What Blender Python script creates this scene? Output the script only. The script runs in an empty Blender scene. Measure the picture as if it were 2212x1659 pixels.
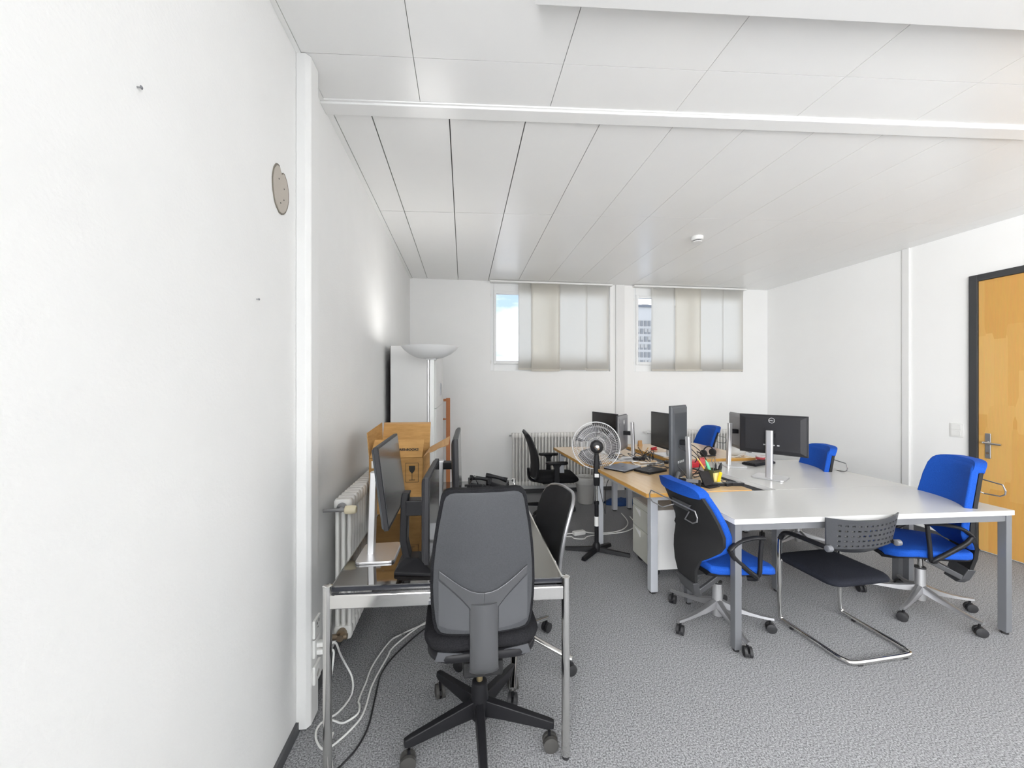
import bpy, bmesh, math, random
from mathutils import Vector, Matrix
random.seed(7)
S = bpy.context.scene
COL = S.collection
PI = math.pi
H = 2.74                       # ceiling height

# ------------------------------------------------------------------ camera
cd = bpy.data.cameras.new('camera'); cam = bpy.data.objects.new('camera', cd); COL.objects.link(cam)
cam.location = (0, 0, 1.40)
cam.rotation_euler = (PI/2, 0, -math.atan(104/831.0))
cd.sensor_width = 36.0; cd.lens = 36.0*831/2212; cd.shift_y = 2.5/2212
cd.clip_start = 0.02; cd.clip_end = 600
S.camera = cam

# ------------------------------------------------------------------ world, light, exposure
W = bpy.data.worlds.new('sky'); S.world = W; W.use_nodes = True
n = W.node_tree.nodes; l = W.node_tree.links
bg = n['Background']
tc = n.new('ShaderNodeTexCoord'); mp = n.new('ShaderNodeMapping'); mp.inputs['Scale'].default_value = (1.6, 1.6, 5.0)
nz = n.new('ShaderNodeTexNoise'); nz.inputs['Scale'].default_value = 2.2; nz.inputs['Detail'].default_value = 7
cr = n.new('ShaderNodeValToRGB')
cr.color_ramp.elements[0].position = 0.43; cr.color_ramp.elements[0].color = (0.20, 0.275, 0.385, 1)
cr.color_ramp.elements[1].position = 0.57; cr.color_ramp.elements[1].color = (0.52, 0.53, 0.55, 1)
l.new(tc.outputs['Generated'], mp.inputs['Vector']); l.new(mp.outputs[0], nz.inputs['Vector'])
l.new(nz.outputs['Fac'], cr.inputs['Fac']); l.new(cr.outputs['Color'], bg.inputs['Color'])
bg.inputs['Strength'].default_value = 2.5

def area(name, loc, rot, sx, sy, power, color=(1, 1, 1)):
    d = bpy.data.lights.new(name, 'AREA'); d.shape = 'RECTANGLE'; d.size = sx; d.size_y = sy
    d.energy = power; d.color = color
    o = bpy.data.objects.new(name, d); COL.objects.link(o); o.location = loc; o.rotation_euler = rot
    return o
# fill light added at unseen windows, left and front, behind the photographer
area('window_fill_left', (-0.80, -2.9, 1.70), (PI/2, 0, -PI/2), 4.4, 1.75, 430, (1.0, 1.0, 1.0))
area('window_fill_front', (1.9, -5.75, 1.62), (PI/2, 0, 0), 4.8, 1.95, 12, (1.0, 1.0, 1.0))
# fill light from added, unseen uplighters behind the photographer, shining at the ceiling
for x_, y_ in ((4.2, -0.5), (2.4, -2.2), (3.6, -3.6)):
    area('uplighter_fill', (x_, y_, 1.79), (PI, 0, 0), 0.4, 0.3, 36, (1.0, 0.985, 0.965))
S.view_settings.view_transform = 'Standard'; S.view_settings.look = 'None'
S.view_settings.exposure = 0.36; S.view_settings.gamma = 1.0
S.view_settings.use_curve_mapping = False
S.cycles.max_bounces = 7; S.cycles.diffuse_bounces = 5; S.cycles.glossy_bounces = 4
S.cycles.transmission_bounces = 6; S.cycles.transparent_max_bounces = 10
S.cycles.use_denoising = True; S.cycles.use_adaptive_sampling = True; S.cycles.adaptive_threshold = 0.06
S.cycles.sample_clamp_indirect = 6.0
S.cycles.caustics_reflective = False; S.cycles.caustics_refractive = False

# ------------------------------------------------------------------ materials
MATS = {}
def mat(name, col, rough=0.5, metal=0.0, spec=0.5, ior=1.5, alpha=1.0, trans=0.0, coat=0.0):
    m = bpy.data.materials.new(name); m.use_nodes = True
    b = m.node_tree.nodes['Principled BSDF']
    b.inputs['Base Color'].default_value = (*col, 1); b.inputs['Roughness'].default_value = rough
    b.inputs['Metallic'].default_value = metal; b.inputs['IOR'].default_value = ior
    b.inputs['Specular IOR Level'].default_value = spec
    b.inputs['Alpha'].default_value = alpha; b.inputs['Transmission Weight'].default_value = trans
    b.inputs['Coat Weight'].default_value = coat; b.inputs['Coat Roughness'].default_value = 0.08
    MATS[name] = m
    return m
def noise_mat(name, c1, c2, scale, rough=0.6, lo=0.35, hi=0.65, bump=0.0, stretch=(1, 1, 1), detail=4, metal=0, spec=0.5, bscale=None, ior=1.5, rough_n=0.6):
    m = mat(name, c1, rough, metal, spec, ior)
    t = m.node_tree; N = t.nodes; L = t.links; b = N['Principled BSDF']
    c = N.new('ShaderNodeTexCoord'); mp = N.new('ShaderNodeMapping'); mp.inputs['Scale'].default_value = stretch
    z = N.new('ShaderNodeTexNoise'); z.inputs['Scale'].default_value = scale; z.inputs['Detail'].default_value = detail
    z.inputs['Roughness'].default_value = rough_n
    r = N.new('ShaderNodeValToRGB')
    r.color_ramp.elements[0].position = lo; r.color_ramp.elements[0].color = (*c1, 1)
    r.color_ramp.elements[1].position = hi; r.color_ramp.elements[1].color = (*c2, 1)
    L.new(c.outputs['Object'], mp.inputs['Vector']); L.new(mp.outputs[0], z.inputs['Vector'])
    L.new(z.outputs['Fac'], r.inputs['Fac']); L.new(r.outputs['Color'], b.inputs['Base Color'])
    if bump:
        q = N.new('ShaderNodeBump'); q.inputs['Strength'].default_value = bump; q.inputs['Distance'].default_value = 0.004
        if bscale:
            z2 = N.new('ShaderNodeTexNoise'); z2.inputs['Scale'].default_value = bscale; z2.inputs['Detail'].default_value = 3
            L.new(mp.outputs[0], z2.inputs['Vector']); L.new(z2.outputs['Fac'], q.inputs['Height'])
        else: L.new(z.outputs['Fac'], q.inputs['Height'])
        L.new(q.outputs[0], b.inputs['Normal'])
    return m
noise_mat('wallpaper', (0.80, 0.80, 0.79), (0.82, 0.82, 0.81), 3, 0.75, bump=0.16, bscale=110, spec=0.25)
noise_mat('wall_paint', (0.89, 0.89, 0.88), (0.905, 0.905, 0.895), 2, 0.7, bump=0.04, bscale=150, spec=0.3)
noise_mat('ceiling_paint', (0.88, 0.88, 0.87), (0.90, 0.90, 0.885), 1.5, 0.26, spec=0.6)
mat('ceiling_gap', (0.20, 0.20, 0.19), 0.8)
mat('trim_white', (0.79, 0.79, 0.78), 0.4)
noise_mat('carpet', (0.125, 0.126, 0.132), (0.45, 0.455, 0.47), 165, 0.95, lo=0.36, hi=0.66, bump=0.5, detail=3, spec=0.1)
mat('skirting', (0.075, 0.077, 0.082), 0.6)
mat('window_white', (0.86, 0.87, 0.87), 0.35)
mat('door_frame', (0.045, 0.046, 0.048), 0.45)
mat('white_lacquer', (0.80, 0.80, 0.79), 0.35)
mat('drawer_cream', (0.60, 0.60, 0.54), 0.4)
mat('white_plastic', (0.82, 0.82, 0.80), 0.4)
mat('cream_plastic', (0.78, 0.70, 0.50), 0.4)
mat('radiator_white', (0.80, 0.79, 0.76), 0.35)
mat('brass', (0.32, 0.25, 0.18), 0.4, 0.8)
mat('chrome', (0.78, 0.77, 0.75), 0.12, 1.0)
mat('silver', (0.72, 0.72, 0.73), 0.32, 0.85)
mat('silver_paint', (0.55, 0.56, 0.58), 0.4, 0.35)
mat('alu', (0.36, 0.36, 0.37), 0.36, 0.75)
mat('grey_steel', (0.185, 0.19, 0.205), 0.42, 0.3)
mat('leg_silver', (0.58, 0.60, 0.64), 0.4, 0.3)
mat('black_plastic', (0.013, 0.013, 0.015), 0.42, spec=0.25)
mat('black_matte', (0.012, 0.012, 0.013), 0.8)
mat('rubber', (0.02, 0.02, 0.022), 0.55)
mat('grey_wheel', (0.065, 0.063, 0.060), 0.5, spec=0.3)
noise_mat('shell_grey', (0.040, 0.042, 0.047), (0.052, 0.054, 0.060), 260, 0.38, bump=0.1, spec=0.6)
mat('spine_grey', (0.12, 0.122, 0.128), 0.30, 0.55)
mat('shell_panel', (0.075, 0.077, 0.084), 0.45)
noise_mat('black_fabric', (0.008, 0.008, 0.010), (0.020, 0.020, 0.022), 300, 0.9, bump=0.25, spec=0.15)
noise_mat('navy_fabric', (0.010, 0.011, 0.016), (0.020, 0.022, 0.030), 300, 0.9, bump=0.25, spec=0.15)
noise_mat('blue_fabric', (0.004, 0.060, 0.36), (0.008, 0.085, 0.46), 220, 0.85, bump=0.25, spec=0.3)
mat('blue_dull', (0.008, 0.045, 0.16), 0.8)
mat('white_laminate', (0.60, 0.60, 0.585), 0.24, spec=0.5)
mat('white_edge', (0.80, 0.80, 0.79), 0.4)
mat('black_glass', (0.010, 0.007, 0.006), 0.05, ior=3.2)
mat('glass_edge', (0.02, 0.022, 0.03), 0.2)
mat('monitor_black', (0.020, 0.020, 0.023), 0.45, spec=0.35)
mat('monitor_grey', (0.055, 0.060, 0.068), 0.38)
mat('monitor_light', (0.22, 0.22, 0.23), 0.35)
mat('screen', (0.014, 0.013, 0.013), 0.22, ior=1.6)
mat('screen_gloss', (0.06, 0.062, 0.066), 0.16, ior=1.9)
mat('logo_silver', (0.62, 0.62, 0.63), 0.35, 0.4)
noise_mat('cardboard', (0.42, 0.235, 0.085), (0.52, 0.30, 0.115), 9, 0.85, bump=0.08, stretch=(1, 1, 6), spec=0.15)
mat('cardboard_edge', (0.50, 0.30, 0.14), 0.9)
mat('ink', (0.03, 0.028, 0.024), 0.7)
mat('sticker_white', (0.85, 0.85, 0.84), 0.5)
noise_mat('orange_wood', (0.48, 0.17, 0.06), (0.58, 0.23, 0.09), 12, 0.5, stretch=(1, 1, 0.1))
mat('laptop', (0.30, 0.33, 0.40), 0.28, 0.4)
mat('paper', (0.82, 0.82, 0.84), 0.7)
mat('red', (0.50, 0.015, 0.03), 0.35)
mat('red_pale', (0.62, 0.10, 0.11), 0.45)
mat('yellow', (0.82, 0.62, 0.01), 0.5)
mat('yellow_pale', (0.83, 0.70, 0.28), 0.6)
mat('green_mint', (0.16, 0.62, 0.34), 0.45)
mat('pencil', (0.75, 0.38, 0.04), 0.5)
mat('olive_cup', (0.085, 0.085, 0.035), 0.3)
mat('fan_blade', (0.13, 0.13, 0.14), 0.2, alpha=0.78)
mat('fan_wire', (0.80, 0.80, 0.81), 0.3)
mat('bin', (0.62, 0.61, 0.59), 0.5)
mat('bin_bag', (0.66, 0.66, 0.64), 0.35)
mat('lamp_white', (0.84, 0.85, 0.85), 0.4)
mat('lamp_shade_grey', (0.66, 0.67, 0.67), 0.45)
mat('plaster', (0.46, 0.42, 0.37), 0.9)
mat('plaster_dark', (0.20, 0.18, 0.15), 0.9)
mat('brass_gas', (0.50, 0.40, 0.22), 0.3, 0.9)
mat('concrete', (0.62, 0.60, 0.57), 0.8)
mat('far_window', (0.28, 0.28, 0.28), 0.5)
mat('far_blind', (0.50, 0.48, 0.45), 0.7)
mat('roof_dark', (0.22, 0.23, 0.25), 0.8)

def wood(name, c1, c2, axis_scale, rough=0.32):
    m = mat(name, c1, rough, spec=0.5); t = m.node_tree; N = t.nodes; L = t.links; b = N['Principled BSDF']
    c = N.new('ShaderNodeTexCoord'); mp = N.new('ShaderNodeMapping'); mp.inputs['Scale'].default_value = axis_scale
    z = N.new('ShaderNodeTexNoise'); z.inputs['Scale'].default_value = 6; z.inputs['Detail'].default_value = 6; z.inputs['Distortion'].default_value = 0.6
    r = N.new('ShaderNodeValToRGB'); r.color_ramp.elements[0].position = 0.3; r.color_ramp.elements[0].color = (*c1, 1)
    r.color_ramp.elements[1].position = 0.7; r.color_ramp.elements[1].color = (*c2, 1)
    L.new(c.outputs['Object'], mp.inputs['Vector']); L.new(mp.outputs[0], z.inputs['Vector'])
    L.new(z.outputs['Fac'], r.inputs['Fac']); L.new(r.outputs['Color'], b.inputs['Base Color'])
wood('oak_top', (0.68, 0.47, 0.26), (0.74, 0.53, 0.31), (6, 0.8, 1), 0.2)
mat('oak_edge', (0.60, 0.32, 0.075), 0.5)
# door veneer: upright grain in broad planks
m = mat('door_veneer', (0.62, 0.33, 0.08), 0.34); t = m.node_tree; N = t.nodes; L = t.links; b = N['Principled BSDF']
c = N.new('ShaderNodeTexCoord'); mp = N.new('ShaderNodeMapping'); mp.inputs['Scale'].default_value = (7.5, 1, 1.6)
vo = N.new('ShaderNodeTexVoronoi'); vo.distance = 'CHEBYCHEV'; vo.inputs['Scale'].default_value = 1.0; vo.inputs['Randomness'].default_value = 0.6
mp2 = N.new('ShaderNodeMapping'); mp2.inputs['Scale'].default_value = (30, 1, 2.5)
z = N.new('ShaderNodeTexNoise'); z.inputs['Scale'].default_value = 3; z.inputs['Detail'].default_value = 6
mx = N.new('ShaderNodeMix'); mx.data_type = 'RGBA'; mx.inputs[6].default_value = (0.64, 0.34, 0.085, 1); mx.inputs[7].default_value = (0.73, 0.44, 0.145, 1)
mx2 = N.new('ShaderNodeMix'); mx2.data_type = 'RGBA'; mx2.inputs[0].default_value = 0.16; mx2.blend_type = 'MULTIPLY'
sp = N.new('ShaderNodeSeparateColor')
L.new(c.outputs['Object'], mp.inputs[0]); L.new(mp.outputs[0], vo.inputs['Vector']); L.new(vo.outputs['Color'], sp.inputs[0]); L.new(sp.outputs[0], mx.inputs[0])
L.new(c.outputs['Object'], mp2.inputs[0]); L.new(mp2.outputs[0], z.inputs['Vector'])
L.new(mx.outputs[2], mx2.inputs[6]); L.new(z.outputs['Color'], mx2.inputs[7]); L.new(mx2.outputs[2], b.inputs['Base Color'])
# translucent blind cloth
def cloth(name, c, tr):
    m = mat(name, c, 0.9); t = m.node_tree; N = t.nodes; L = t.links
    d = N.new('ShaderNodeBsdfDiffuse'); d.inputs[0].default_value = (*c, 1)
    tr_ = N.new('ShaderNodeBsdfTranslucent'); tr_.inputs[0].default_value = (*c, 1)
    k = N.new('ShaderNodeMixShader'); k.inputs[0].default_value = tr
    wv = N.new('ShaderNodeTexNoise'); wv.inputs['Scale'].default_value = 40; co = N.new('ShaderNodeTexCoord')
    bp = N.new('ShaderNodeBump'); bp.inputs['Strength'].default_value = 0.05
    L.new(co.outputs['Object'], wv.inputs['Vector']); L.new(wv.outputs['Fac'], bp.inputs['Height']); L.new(bp.outputs[0], d.inputs['Normal'])
    L.new(d.outputs[0], k.inputs[1]); L.new(tr_.outputs[0], k.inputs[2]); L.new(k.outputs[0], N['Material Output'].inputs['Surface'])
cloth('blind_cloth', (0.96, 0.95, 0.92), 0.62)
cloth('blind_cloth_warm', (0.93, 0.905, 0.845), 0.58)
# thin window glass: clear with a faint reflection
m = mat('glass', (1, 1, 1), 0.0); t = m.node_tree; N = t.nodes; L = t.links
tb = N.new('ShaderNodeBsdfTransparent'); gb = N.new('ShaderNodeBsdfGlossy'); gb.inputs['Roughness'].default_value = 0.02
fr = N.new('ShaderNodeFresnel'); fr.inputs[0].default_value = 1.25; k = N.new('ShaderNodeMixShader')
L.new(fr.outputs[0], k.inputs[0]); L.new(tb.outputs[0], k.inputs[1]); L.new(gb.outputs[0], k.inputs[2]); L.new(k.outputs[0], N['Material Output'].inputs['Surface'])
# open weave mesh of the task chairs
m = mat('chair_mesh', (0.012, 0.012, 0.014), 0.7, alpha=0.90)

# ------------------------------------------------------------------ mesh helpers
class B:
    def __init__(s): s.v = []; s.f = []
    def add(s, vs, fs):
        o = len(s.v); s.v += [tuple(p) for p in vs]; s.f += [tuple(i+o for i in f) for f in fs]; return s
    def box(s, x0, x1, y0, y1, z0, z1, M=None):
        vs = [Vector(p) for p in [(x0,y0,z0),(x1,y0,z0),(x1,y1,z0),(x0,y1,z0),(x0,y0,z1),(x1,y0,z1),(x1,y1,z1),(x0,y1,z1)]]
        if M is not None: vs = [M @ p for p in vs]
        return s.add(vs, [(0,3,2,1),(4,5,6,7),(0,1,5,4),(1,2,6,5),(2,3,7,6),(3,0,4,7)])
    def prism(s, poly, z0, z1, M=None):       # poly counter-clockwise in xy
        k = len(poly); vs = [Vector((p[0], p[1], z0)) for p in poly]+[Vector((p[0], p[1], z1)) for p in poly]
        if M is not None: vs = [M @ p for p in vs]
        return s.add(vs, [tuple(range(k))[::-1], tuple(range(k, 2*k))]+[(i, (i+1) % k, k+(i+1) % k, k+i) for i in range(k)])
    def bar(s, p0, p1, w, h, up=(0, 0, 1)):   # rectangular bar
        p0, p1 = Vector(p0), Vector(p1); d = (p1-p0).normalized(); u = Vector(up)
        a = d.cross(u).normalized(); u = a.cross(d)
        vs = []
        for p, in ((p0,), (p1,)):
            vs += [p-a*w/2-u*h/2, p+a*w/2-u*h/2, p+a*w/2+u*h/2, p-a*w/2+u*h/2]
        return s.add(vs, [(0,1,2,3)[::-1], (4,5,6,7), (0,1,5,4), (1,2,6,5), (2,3,7,6), (3,0,4,7)])
    def tube(s, pts, r, seg=10, closed=False, flat=1.0, caps=True):
        P = [Vector(p) for p in pts]; k = len(P); rs = r if isinstance(r, (list, tuple)) else [r]*k
        prev = None; o = len(s.v); ring = []
        for i, p in enumerate(P):
            if closed: d = P[(i+1) % k]-P[i-1]
            else: d = P[min(i+1, k-1)]-P[max(i-1, 0)]
            d.normalize()
            if prev is None:
                a = d.orthogonal().normalized()
                if abs(d.z) < 0.9: a = d.cross(Vector((0, 0, 1))).normalized()
            else: a = (prev-d*prev.dot(d)).normalized()
            prev = a; b2 = d.cross(a)
            ring.append([p+(a*math.cos(2*PI*j/seg)+b2*math.sin(2*PI*j/seg)*flat)*rs[i] for j in range(seg)])
        vs = [q for g in ring for q in g]; fs = []
        m_ = k if closed else k-1
        for i in range(m_):
            for j in range(seg):
                i2 = (i+1) % k
                fs.append((i*seg+j, i*seg+(j+1) % seg, i2*seg+(j+1) % seg, i2*seg+j))
        if not closed and caps: fs += [tuple(range(seg))[::-1], tuple(range((k-1)*seg, k*seg))]
        return s.add(vs, fs)
    def cyl(s, p0, p1, r, seg=16, r1=None): return s.tube([p0, p1], [r, r if r1 is None else r1], seg)
    def lathe(s, prof, seg=24, c=(0, 0, 0), M=None, closed=False):
        vs = []; k = len(prof)
        for r, z in prof:
            for j in range(seg):
                a = 2*PI*j/seg; q = Vector((r*math.cos(a), r*math.sin(a), z))
                if M is not None: q = M @ q
                vs.append(q+Vector(c))
        fs = [(i*seg+j, i*seg+(j+1) % seg, (i+1)*seg+(j+1) % seg, (i+1)*seg+j) for i in range(k-1) for j in range(seg)]
        if closed: fs += [((k-1)*seg+j, (k-1)*seg+(j+1) % seg, (j+1) % seg, j) for j in range(seg)]
        else: fs += [tuple(range(seg))[::-1], tuple(range((k-1)*seg, k*seg))]
        return s.add(vs, fs)
    def panel(s, rows, curve, thick, nx=9):
        # upright curved shell: rows (z, half width, y); edges of the shell come forward by curve*x^2
        F = []; K = []
        for z, hw, y in rows:
            for j in range(nx):
                x = -hw+2*hw*j/(nx-1); yy = y+curve*x*x
                F.append((x, yy, z)); K.append((x, yy-thick, z))
        R = len(rows); o = R*nx; fs = []
        for i in range(R-1):
            for j in range(nx-1):
                a = i*nx+j; fs.append((a+1, a, a+nx, a+nx+1)); fs.append((o+a, o+a+1, o+a+nx+1, o+a+nx))
            fs.append((i*nx, o+i*nx, o+(i+1)*nx, (i+1)*nx)); a = i*nx+nx-1; fs.append((a, a+nx, o+a+nx, o+a))
        for j in range(nx-1):
            fs.append((j, j+1, o+j+1, o+j)); a = (R-1)*nx+j; fs.append((a+1, a, o+a, o+a+1))
        return s.add(F+K, fs)
    def loft(s, rings, cap=True):             # list of equal-length vertex rings
        k = len(rings[0]); vs = [p for r in rings for p in r]
        fs = [(i*k+j, i*k+(j+1) % k, (i+1)*k+(j+1) % k, (i+1)*k+j) for i in range(len(rings)-1) for j in range(k)]
        if cap: fs += [tuple(range(k))[::-1], tuple(range((len(rings)-1)*k, len(rings)*k))]
        return s.add(vs, fs)
    def xf(s, M): s.v = [tuple(M @ Vector(p)) for p in s.v]; return s
    def mesh(s, name, m, smooth=False, ang=40):
        me = bpy.data.meshes.new(name); me.from_pydata(s.v, [], s.f)
        bm = bmesh.new(); bm.from_mesh(me); bmesh.ops.recalc_face_normals(bm, faces=bm.faces); bm.to_mesh(me); bm.free()
        me.materials.append(MATS[m])
        if smooth:
            for p in me.polygons: p.use_smooth = True
            me.set_sharp_from_angle(angle=math.radians(ang))
        return me
    def obj(s, name, m, parent=None, smooth=False, bevel=0, seg=2, sub=0, ang=40, loc=None, rot=None):
        o = bpy.data.objects.new(name, s.mesh(name, m, smooth or sub > 0, 180 if sub else ang)); COL.objects.link(o)
        if parent is not None: o.parent = parent
        if loc: o.location = loc
        if rot: o.rotation_euler = rot
        if bevel:
            q = o.modifiers.new('bevel', 'BEVEL'); q.width = bevel; q.segments = seg; q.limit_method = 'ANGLE'; q.angle_limit = math.radians(35)
        if sub:
            q = o.modifiers.new('sub', 'SUBSURF'); q.levels = sub; q.render_levels = sub
        return o
def tag(o, label=None, cat=None, group=None, kind=None):
    if label: o['label'] = label
    if cat: o['category'] = cat
    if group: o['group'] = group
    if kind: o['kind'] = kind
    return o
def thing(name, label, cat, loc=(0, 0, 0), rz=0.0, group=None):
    o = bpy.data.objects.new(name, None); COL.objects.link(o); o.empty_display_size = 0.05
    o.location = loc; o.rotation_euler = (0, 0, rz)
    return tag(o, label, cat, group)
def dup(o, parent, loc=None, rot=None):
    c = o.copy(); COL.objects.link(c); c.parent = parent
    if loc is not None: c.location = loc
    if rot is not None: c.rotation_euler = rot
    for ch in o.children:
        g = ch.copy(); COL.objects.link(g); g.parent = c
    return c
def spline(pts, k=6, closed=False):
    P = [Vector(p) for p in pts]; out = []; m_ = len(P)
    for i in range(m_ if closed else m_-1):
        if closed: a, b_, c_, d = P[i-1], P[i], P[(i+1) % m_], P[(i+2) % m_]
        else: a, b_, c_, d = P[max(i-1, 0)], P[i], P[i+1], P[min(i+2, m_-1)]
        for j in range(k):
            t_ = j/k
            out.append(0.5*((2*b_)+(c_-a)*t_+(2*a-5*b_+4*c_-d)*t_*t_+(3*b_-a-3*c_+d)*t_**3))
    if not closed: out.append(P[-1])
    return out
def rrect(hx, hy, r, k=4):
    out = []
    for cx_, cy_, a0 in ((hx-r, hy-r, 0), (-hx+r, hy-r, PI/2), (-hx+r, -hy+r, PI), (hx-r, -hy+r, 1.5*PI)):
        for j in range(k+1): out.append((cx_+r*math.cos(a0+j*PI/2/k), cy_+r*math.sin(a0+j*PI/2/k)))
    return out
def cushion(hx, hy, r, z0, z1, edge=0.02, k=5, dome=0.0):
    bb = B(); rings = []
    for z_, ins in ((z0, edge), (z0+edge*0.5, edge*0.15), (z0+(z1-z0)*0.5, 0), (z1-edge*0.5, edge*0.2), (z1-edge*0.12, edge*0.6), (z1, edge*1.5), (z1+dome*0.7, max(hx, hy)*0.45), (z1+dome, max(hx, hy)*0.75)):
        kx = max(0.02, (hx-ins)/hx); ky = max(0.02, (hy-ins)/hy)
        rings.append([(p[0]*kx, p[1]*ky, z_) for p in rrect(hx, hy, r, k)])
    return bb.loft(rings)
def text(name, body, size, m, parent, M, align='CENTER', ext=0.0004, bold=0.0):
    cu = bpy.data.curves.new(name, 'FONT'); cu.body = body; cu.size = size; cu.extrude = ext; cu.align_x = align; cu.offset = bold; cu.resolution_u = 3
    tmp = bpy.data.objects.new('tmp', cu); COL.objects.link(tmp)
    bpy.context.view_layer.update()
    me = bpy.data.meshes.new_from_object(tmp.evaluated_get(bpy.context.evaluated_depsgraph_get()))
    bpy.data.objects.remove(tmp); bpy.data.curves.remove(cu)
    me.transform(M); me.materials.clear(); me.materials.append(MATS[m]); me.name = name
    o = bpy.data.objects.new(name, me); COL.objects.link(o); o.parent = parent
    return o
def struct(b_, name, m, **k): return tag(b_.obj(name, m, **k), kind='structure')

# ------------------------------------------------------------------ the room
XL = -0.67; YB = 4.94; YF = -5.6
def xr(y): return 4.25+(YB-y)*0.045          # right wall runs slightly out of square
struct(B().prism([(XL-0.2, YF-0.2), (xr(YF)+0.3, YF-0.2), (xr(YB)+0.3, YB+0.2), (XL-0.2, YB+0.2)], -0.1, 0), 'floor', 'carpet')
b = B(); b.box(XL-0.2, XL, -0.7, YB+0.2, 0, H+0.1); b.box(XL-0.2, XL, YF-0.2, -5.1, 0, H+0.1); b.box(XL-0.2, XL, -5.1, -0.7, 0, 0.82); b.box(XL-0.2, XL, -5.1, -0.7, 2.58, H+0.1)
struct(b, 'wall_left', 'wallpaper')
b = B(); b.box(XL-0.1, XL-0.05, -5.1, -0.7, 0.82, 0.88); b.box(XL-0.1, XL-0.05, -5.1, -0.7, 2.52, 2.58)
for y_ in (-5.1, -3.65, -2.2, -0.76): b.box(XL-0.1, XL-0.05, y_, y_+0.06, 0.82, 2.58)
struct(b, 'added_window_4', 'window_white')  # unseen window band, added to let fill light in from the left
w1 = (0.34, 1.94); w2 = (2.27, 3.87); wz = (1.585, 2.72)
b = B(); y0, y1 = YB, YB+0.2
b.box(XL-0.2, w1[0], y0, y1, 0, H+0.1); b.box(w1[1], w2[0], y0, y1, 0, H+0.1); b.box(w2[1], xr(YB)+0.3, y0, y1, 0, H+0.1)
for w in (w1, w2): b.box(w[0], w[1], y0, y1, 0, wz[0]); b.box(w[0], w[1], y0, y1, wz[1], H+0.1)
struct(b, 'wall_back', 'wall_paint')
RW = math.atan2(-0.999, 0.045)               # right wall: local x runs along the wall, local -y into the room
struct(B().box(-0.2, 10.8, 0, 0.2, 0, H+0.1), 'wall_right', 'wall_paint', loc=(4.25, YB, 0), rot=(0, 0, RW))
b = B(); b.box(XL, -0.45, YF-0.2, YF, 0, H); b.box(4.25, xr(YF)+0.1, YF-0.2, YF, 0, H); b.box(-0.45, 4.25, YF-0.2, YF, 0, 0.65); b.box(-0.45, 4.25, YF-0.2, YF, 2.6, H)
struct(b, 'wall_front', 'wall_paint')
b = B()
for x in (-0.45, 1.08, 2.64, 4.19): b.box(x, x+0.06, YF-0.1, YF-0.04, 0.65, 2.6)
b.box(-0.45, 4.25, YF-0.1, YF-0.04, 0.65, 0.71); b.box(-0.45, 4.25, YF-0.1, YF-0.04, 2.54, 2.6)
struct(b, 'added_window_3', 'window_white')  # unseen front windows, added for the light from behind the camera
struct(B().box(-0.66, 4.24, YB-0.012, YB, 0, 0.05), 'baseboard_back', 'skirting')
struct(B().box(XL, XL+0.012, YF, YB, 0, 0.045), 'baseboard_left', 'skirting')
b = B(); b.box(0.02, 2.13, -0.012, 0, 0, 0.05); b.box(3.12, 10.5, -0.012, 0, 0, 0.05)
struct(b, 'baseboard_right', 'skirting', loc=(4.25, YB, 0), rot=(0, 0, RW))

# ceiling: backing slab and single metal panels
ceil = struct(B().box(XL-0.2, xr(YF)+0.3, YF-0.2, YB+0.2, H+0.03, H+0.12), 'ceiling', 'ceiling_gap')
def skew(x, y0_): return y0_-0.0715*(x+0.67)  # the front field of the ceiling lies at a slight angle
def cpanel(x0, x1, fy0, fy1, g=0.0013, z=H):
    q = [(x0+g, fy0(x0)+g), (x1-g, fy0(x1)+g), (x1-g, fy1(x1)-g), (x0+g, fy1(x0)-g)]
    return B().prism(q, z, z+0.03).obj('panel', 'ceiling_paint', ceil)
rail0 = lambda x: skew(x, 1.925)
rail1 = lambda x: skew(x, 1.985)
xs = [XL+0.03]+[-0.455+0.383*k for k in range(13)]+[4.6]
for i in range(len(xs)-1):
    g = 0.003 if i < 4 else 0.0013
    cpanel(xs[i], xs[i+1], lambda x: rail1(x)-0.05, lambda x: skew(x, 3.06), g)
    cpanel(xs[i], xs[i+1], lambda x: skew(x, 3.06), lambda x: YB+0.01, g)
cpanel(XL, XL+0.03, lambda x: rail1(x)-0.05, lambda x: YB, 0.0005, H-0.004)
xs = [XL+0.02, -0.205, 0.412, 1.029, 1.646, 2.263, 2.88, 3.497, 4.114, 4.9]
tj = [1.645, 1.34, 0.72, 0.1, -0.52, -1.14, -1.76, -2.38, -3.0, -3.62, -4.24, -4.86, -5.7]
for i in range(len(xs)-1):
    cpanel(xs[i], xs[i+1], lambda x: skew(x, tj[0]), lambda x: rail0(x)+0.02)
    for k in range(len(tj)-1): cpanel(xs[i], xs[i+1], lambda x: skew(x, tj[k+1]), lambda x: skew(x, tj[k]))
cpanel(XL, XL+0.02, lambda x: YF, lambda x: rail0(x), 0.0005, H-0.004)
# dropped rail across the ceiling and the lower ceiling box nearer the camera
def skewbox(x0, x1, ya, yb, z0, z1): return [(x0, skew(x0, ya)), (x1, skew(x1, ya)), (x1, skew(x1, yb)), (x0, skew(x0, yb))], z0, z1
b = B(); b.prism(*skewbox(XL, 4.75, 1.905, 1.985, H-0.014, H+0.01)); b.prism(*skewbox(XL, 4.75, 1.893, 1.907, H-0.005, H+0.01))
struct(b, 'trim_1', 'ceiling_paint', bevel=0.003)
struct(B().prism(*skewbox(0.24, 4.75, 0.55, 1.352, H-0.05, H+0.002)), 'trim_3', 'trim_white', bevel=0.004)
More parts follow.
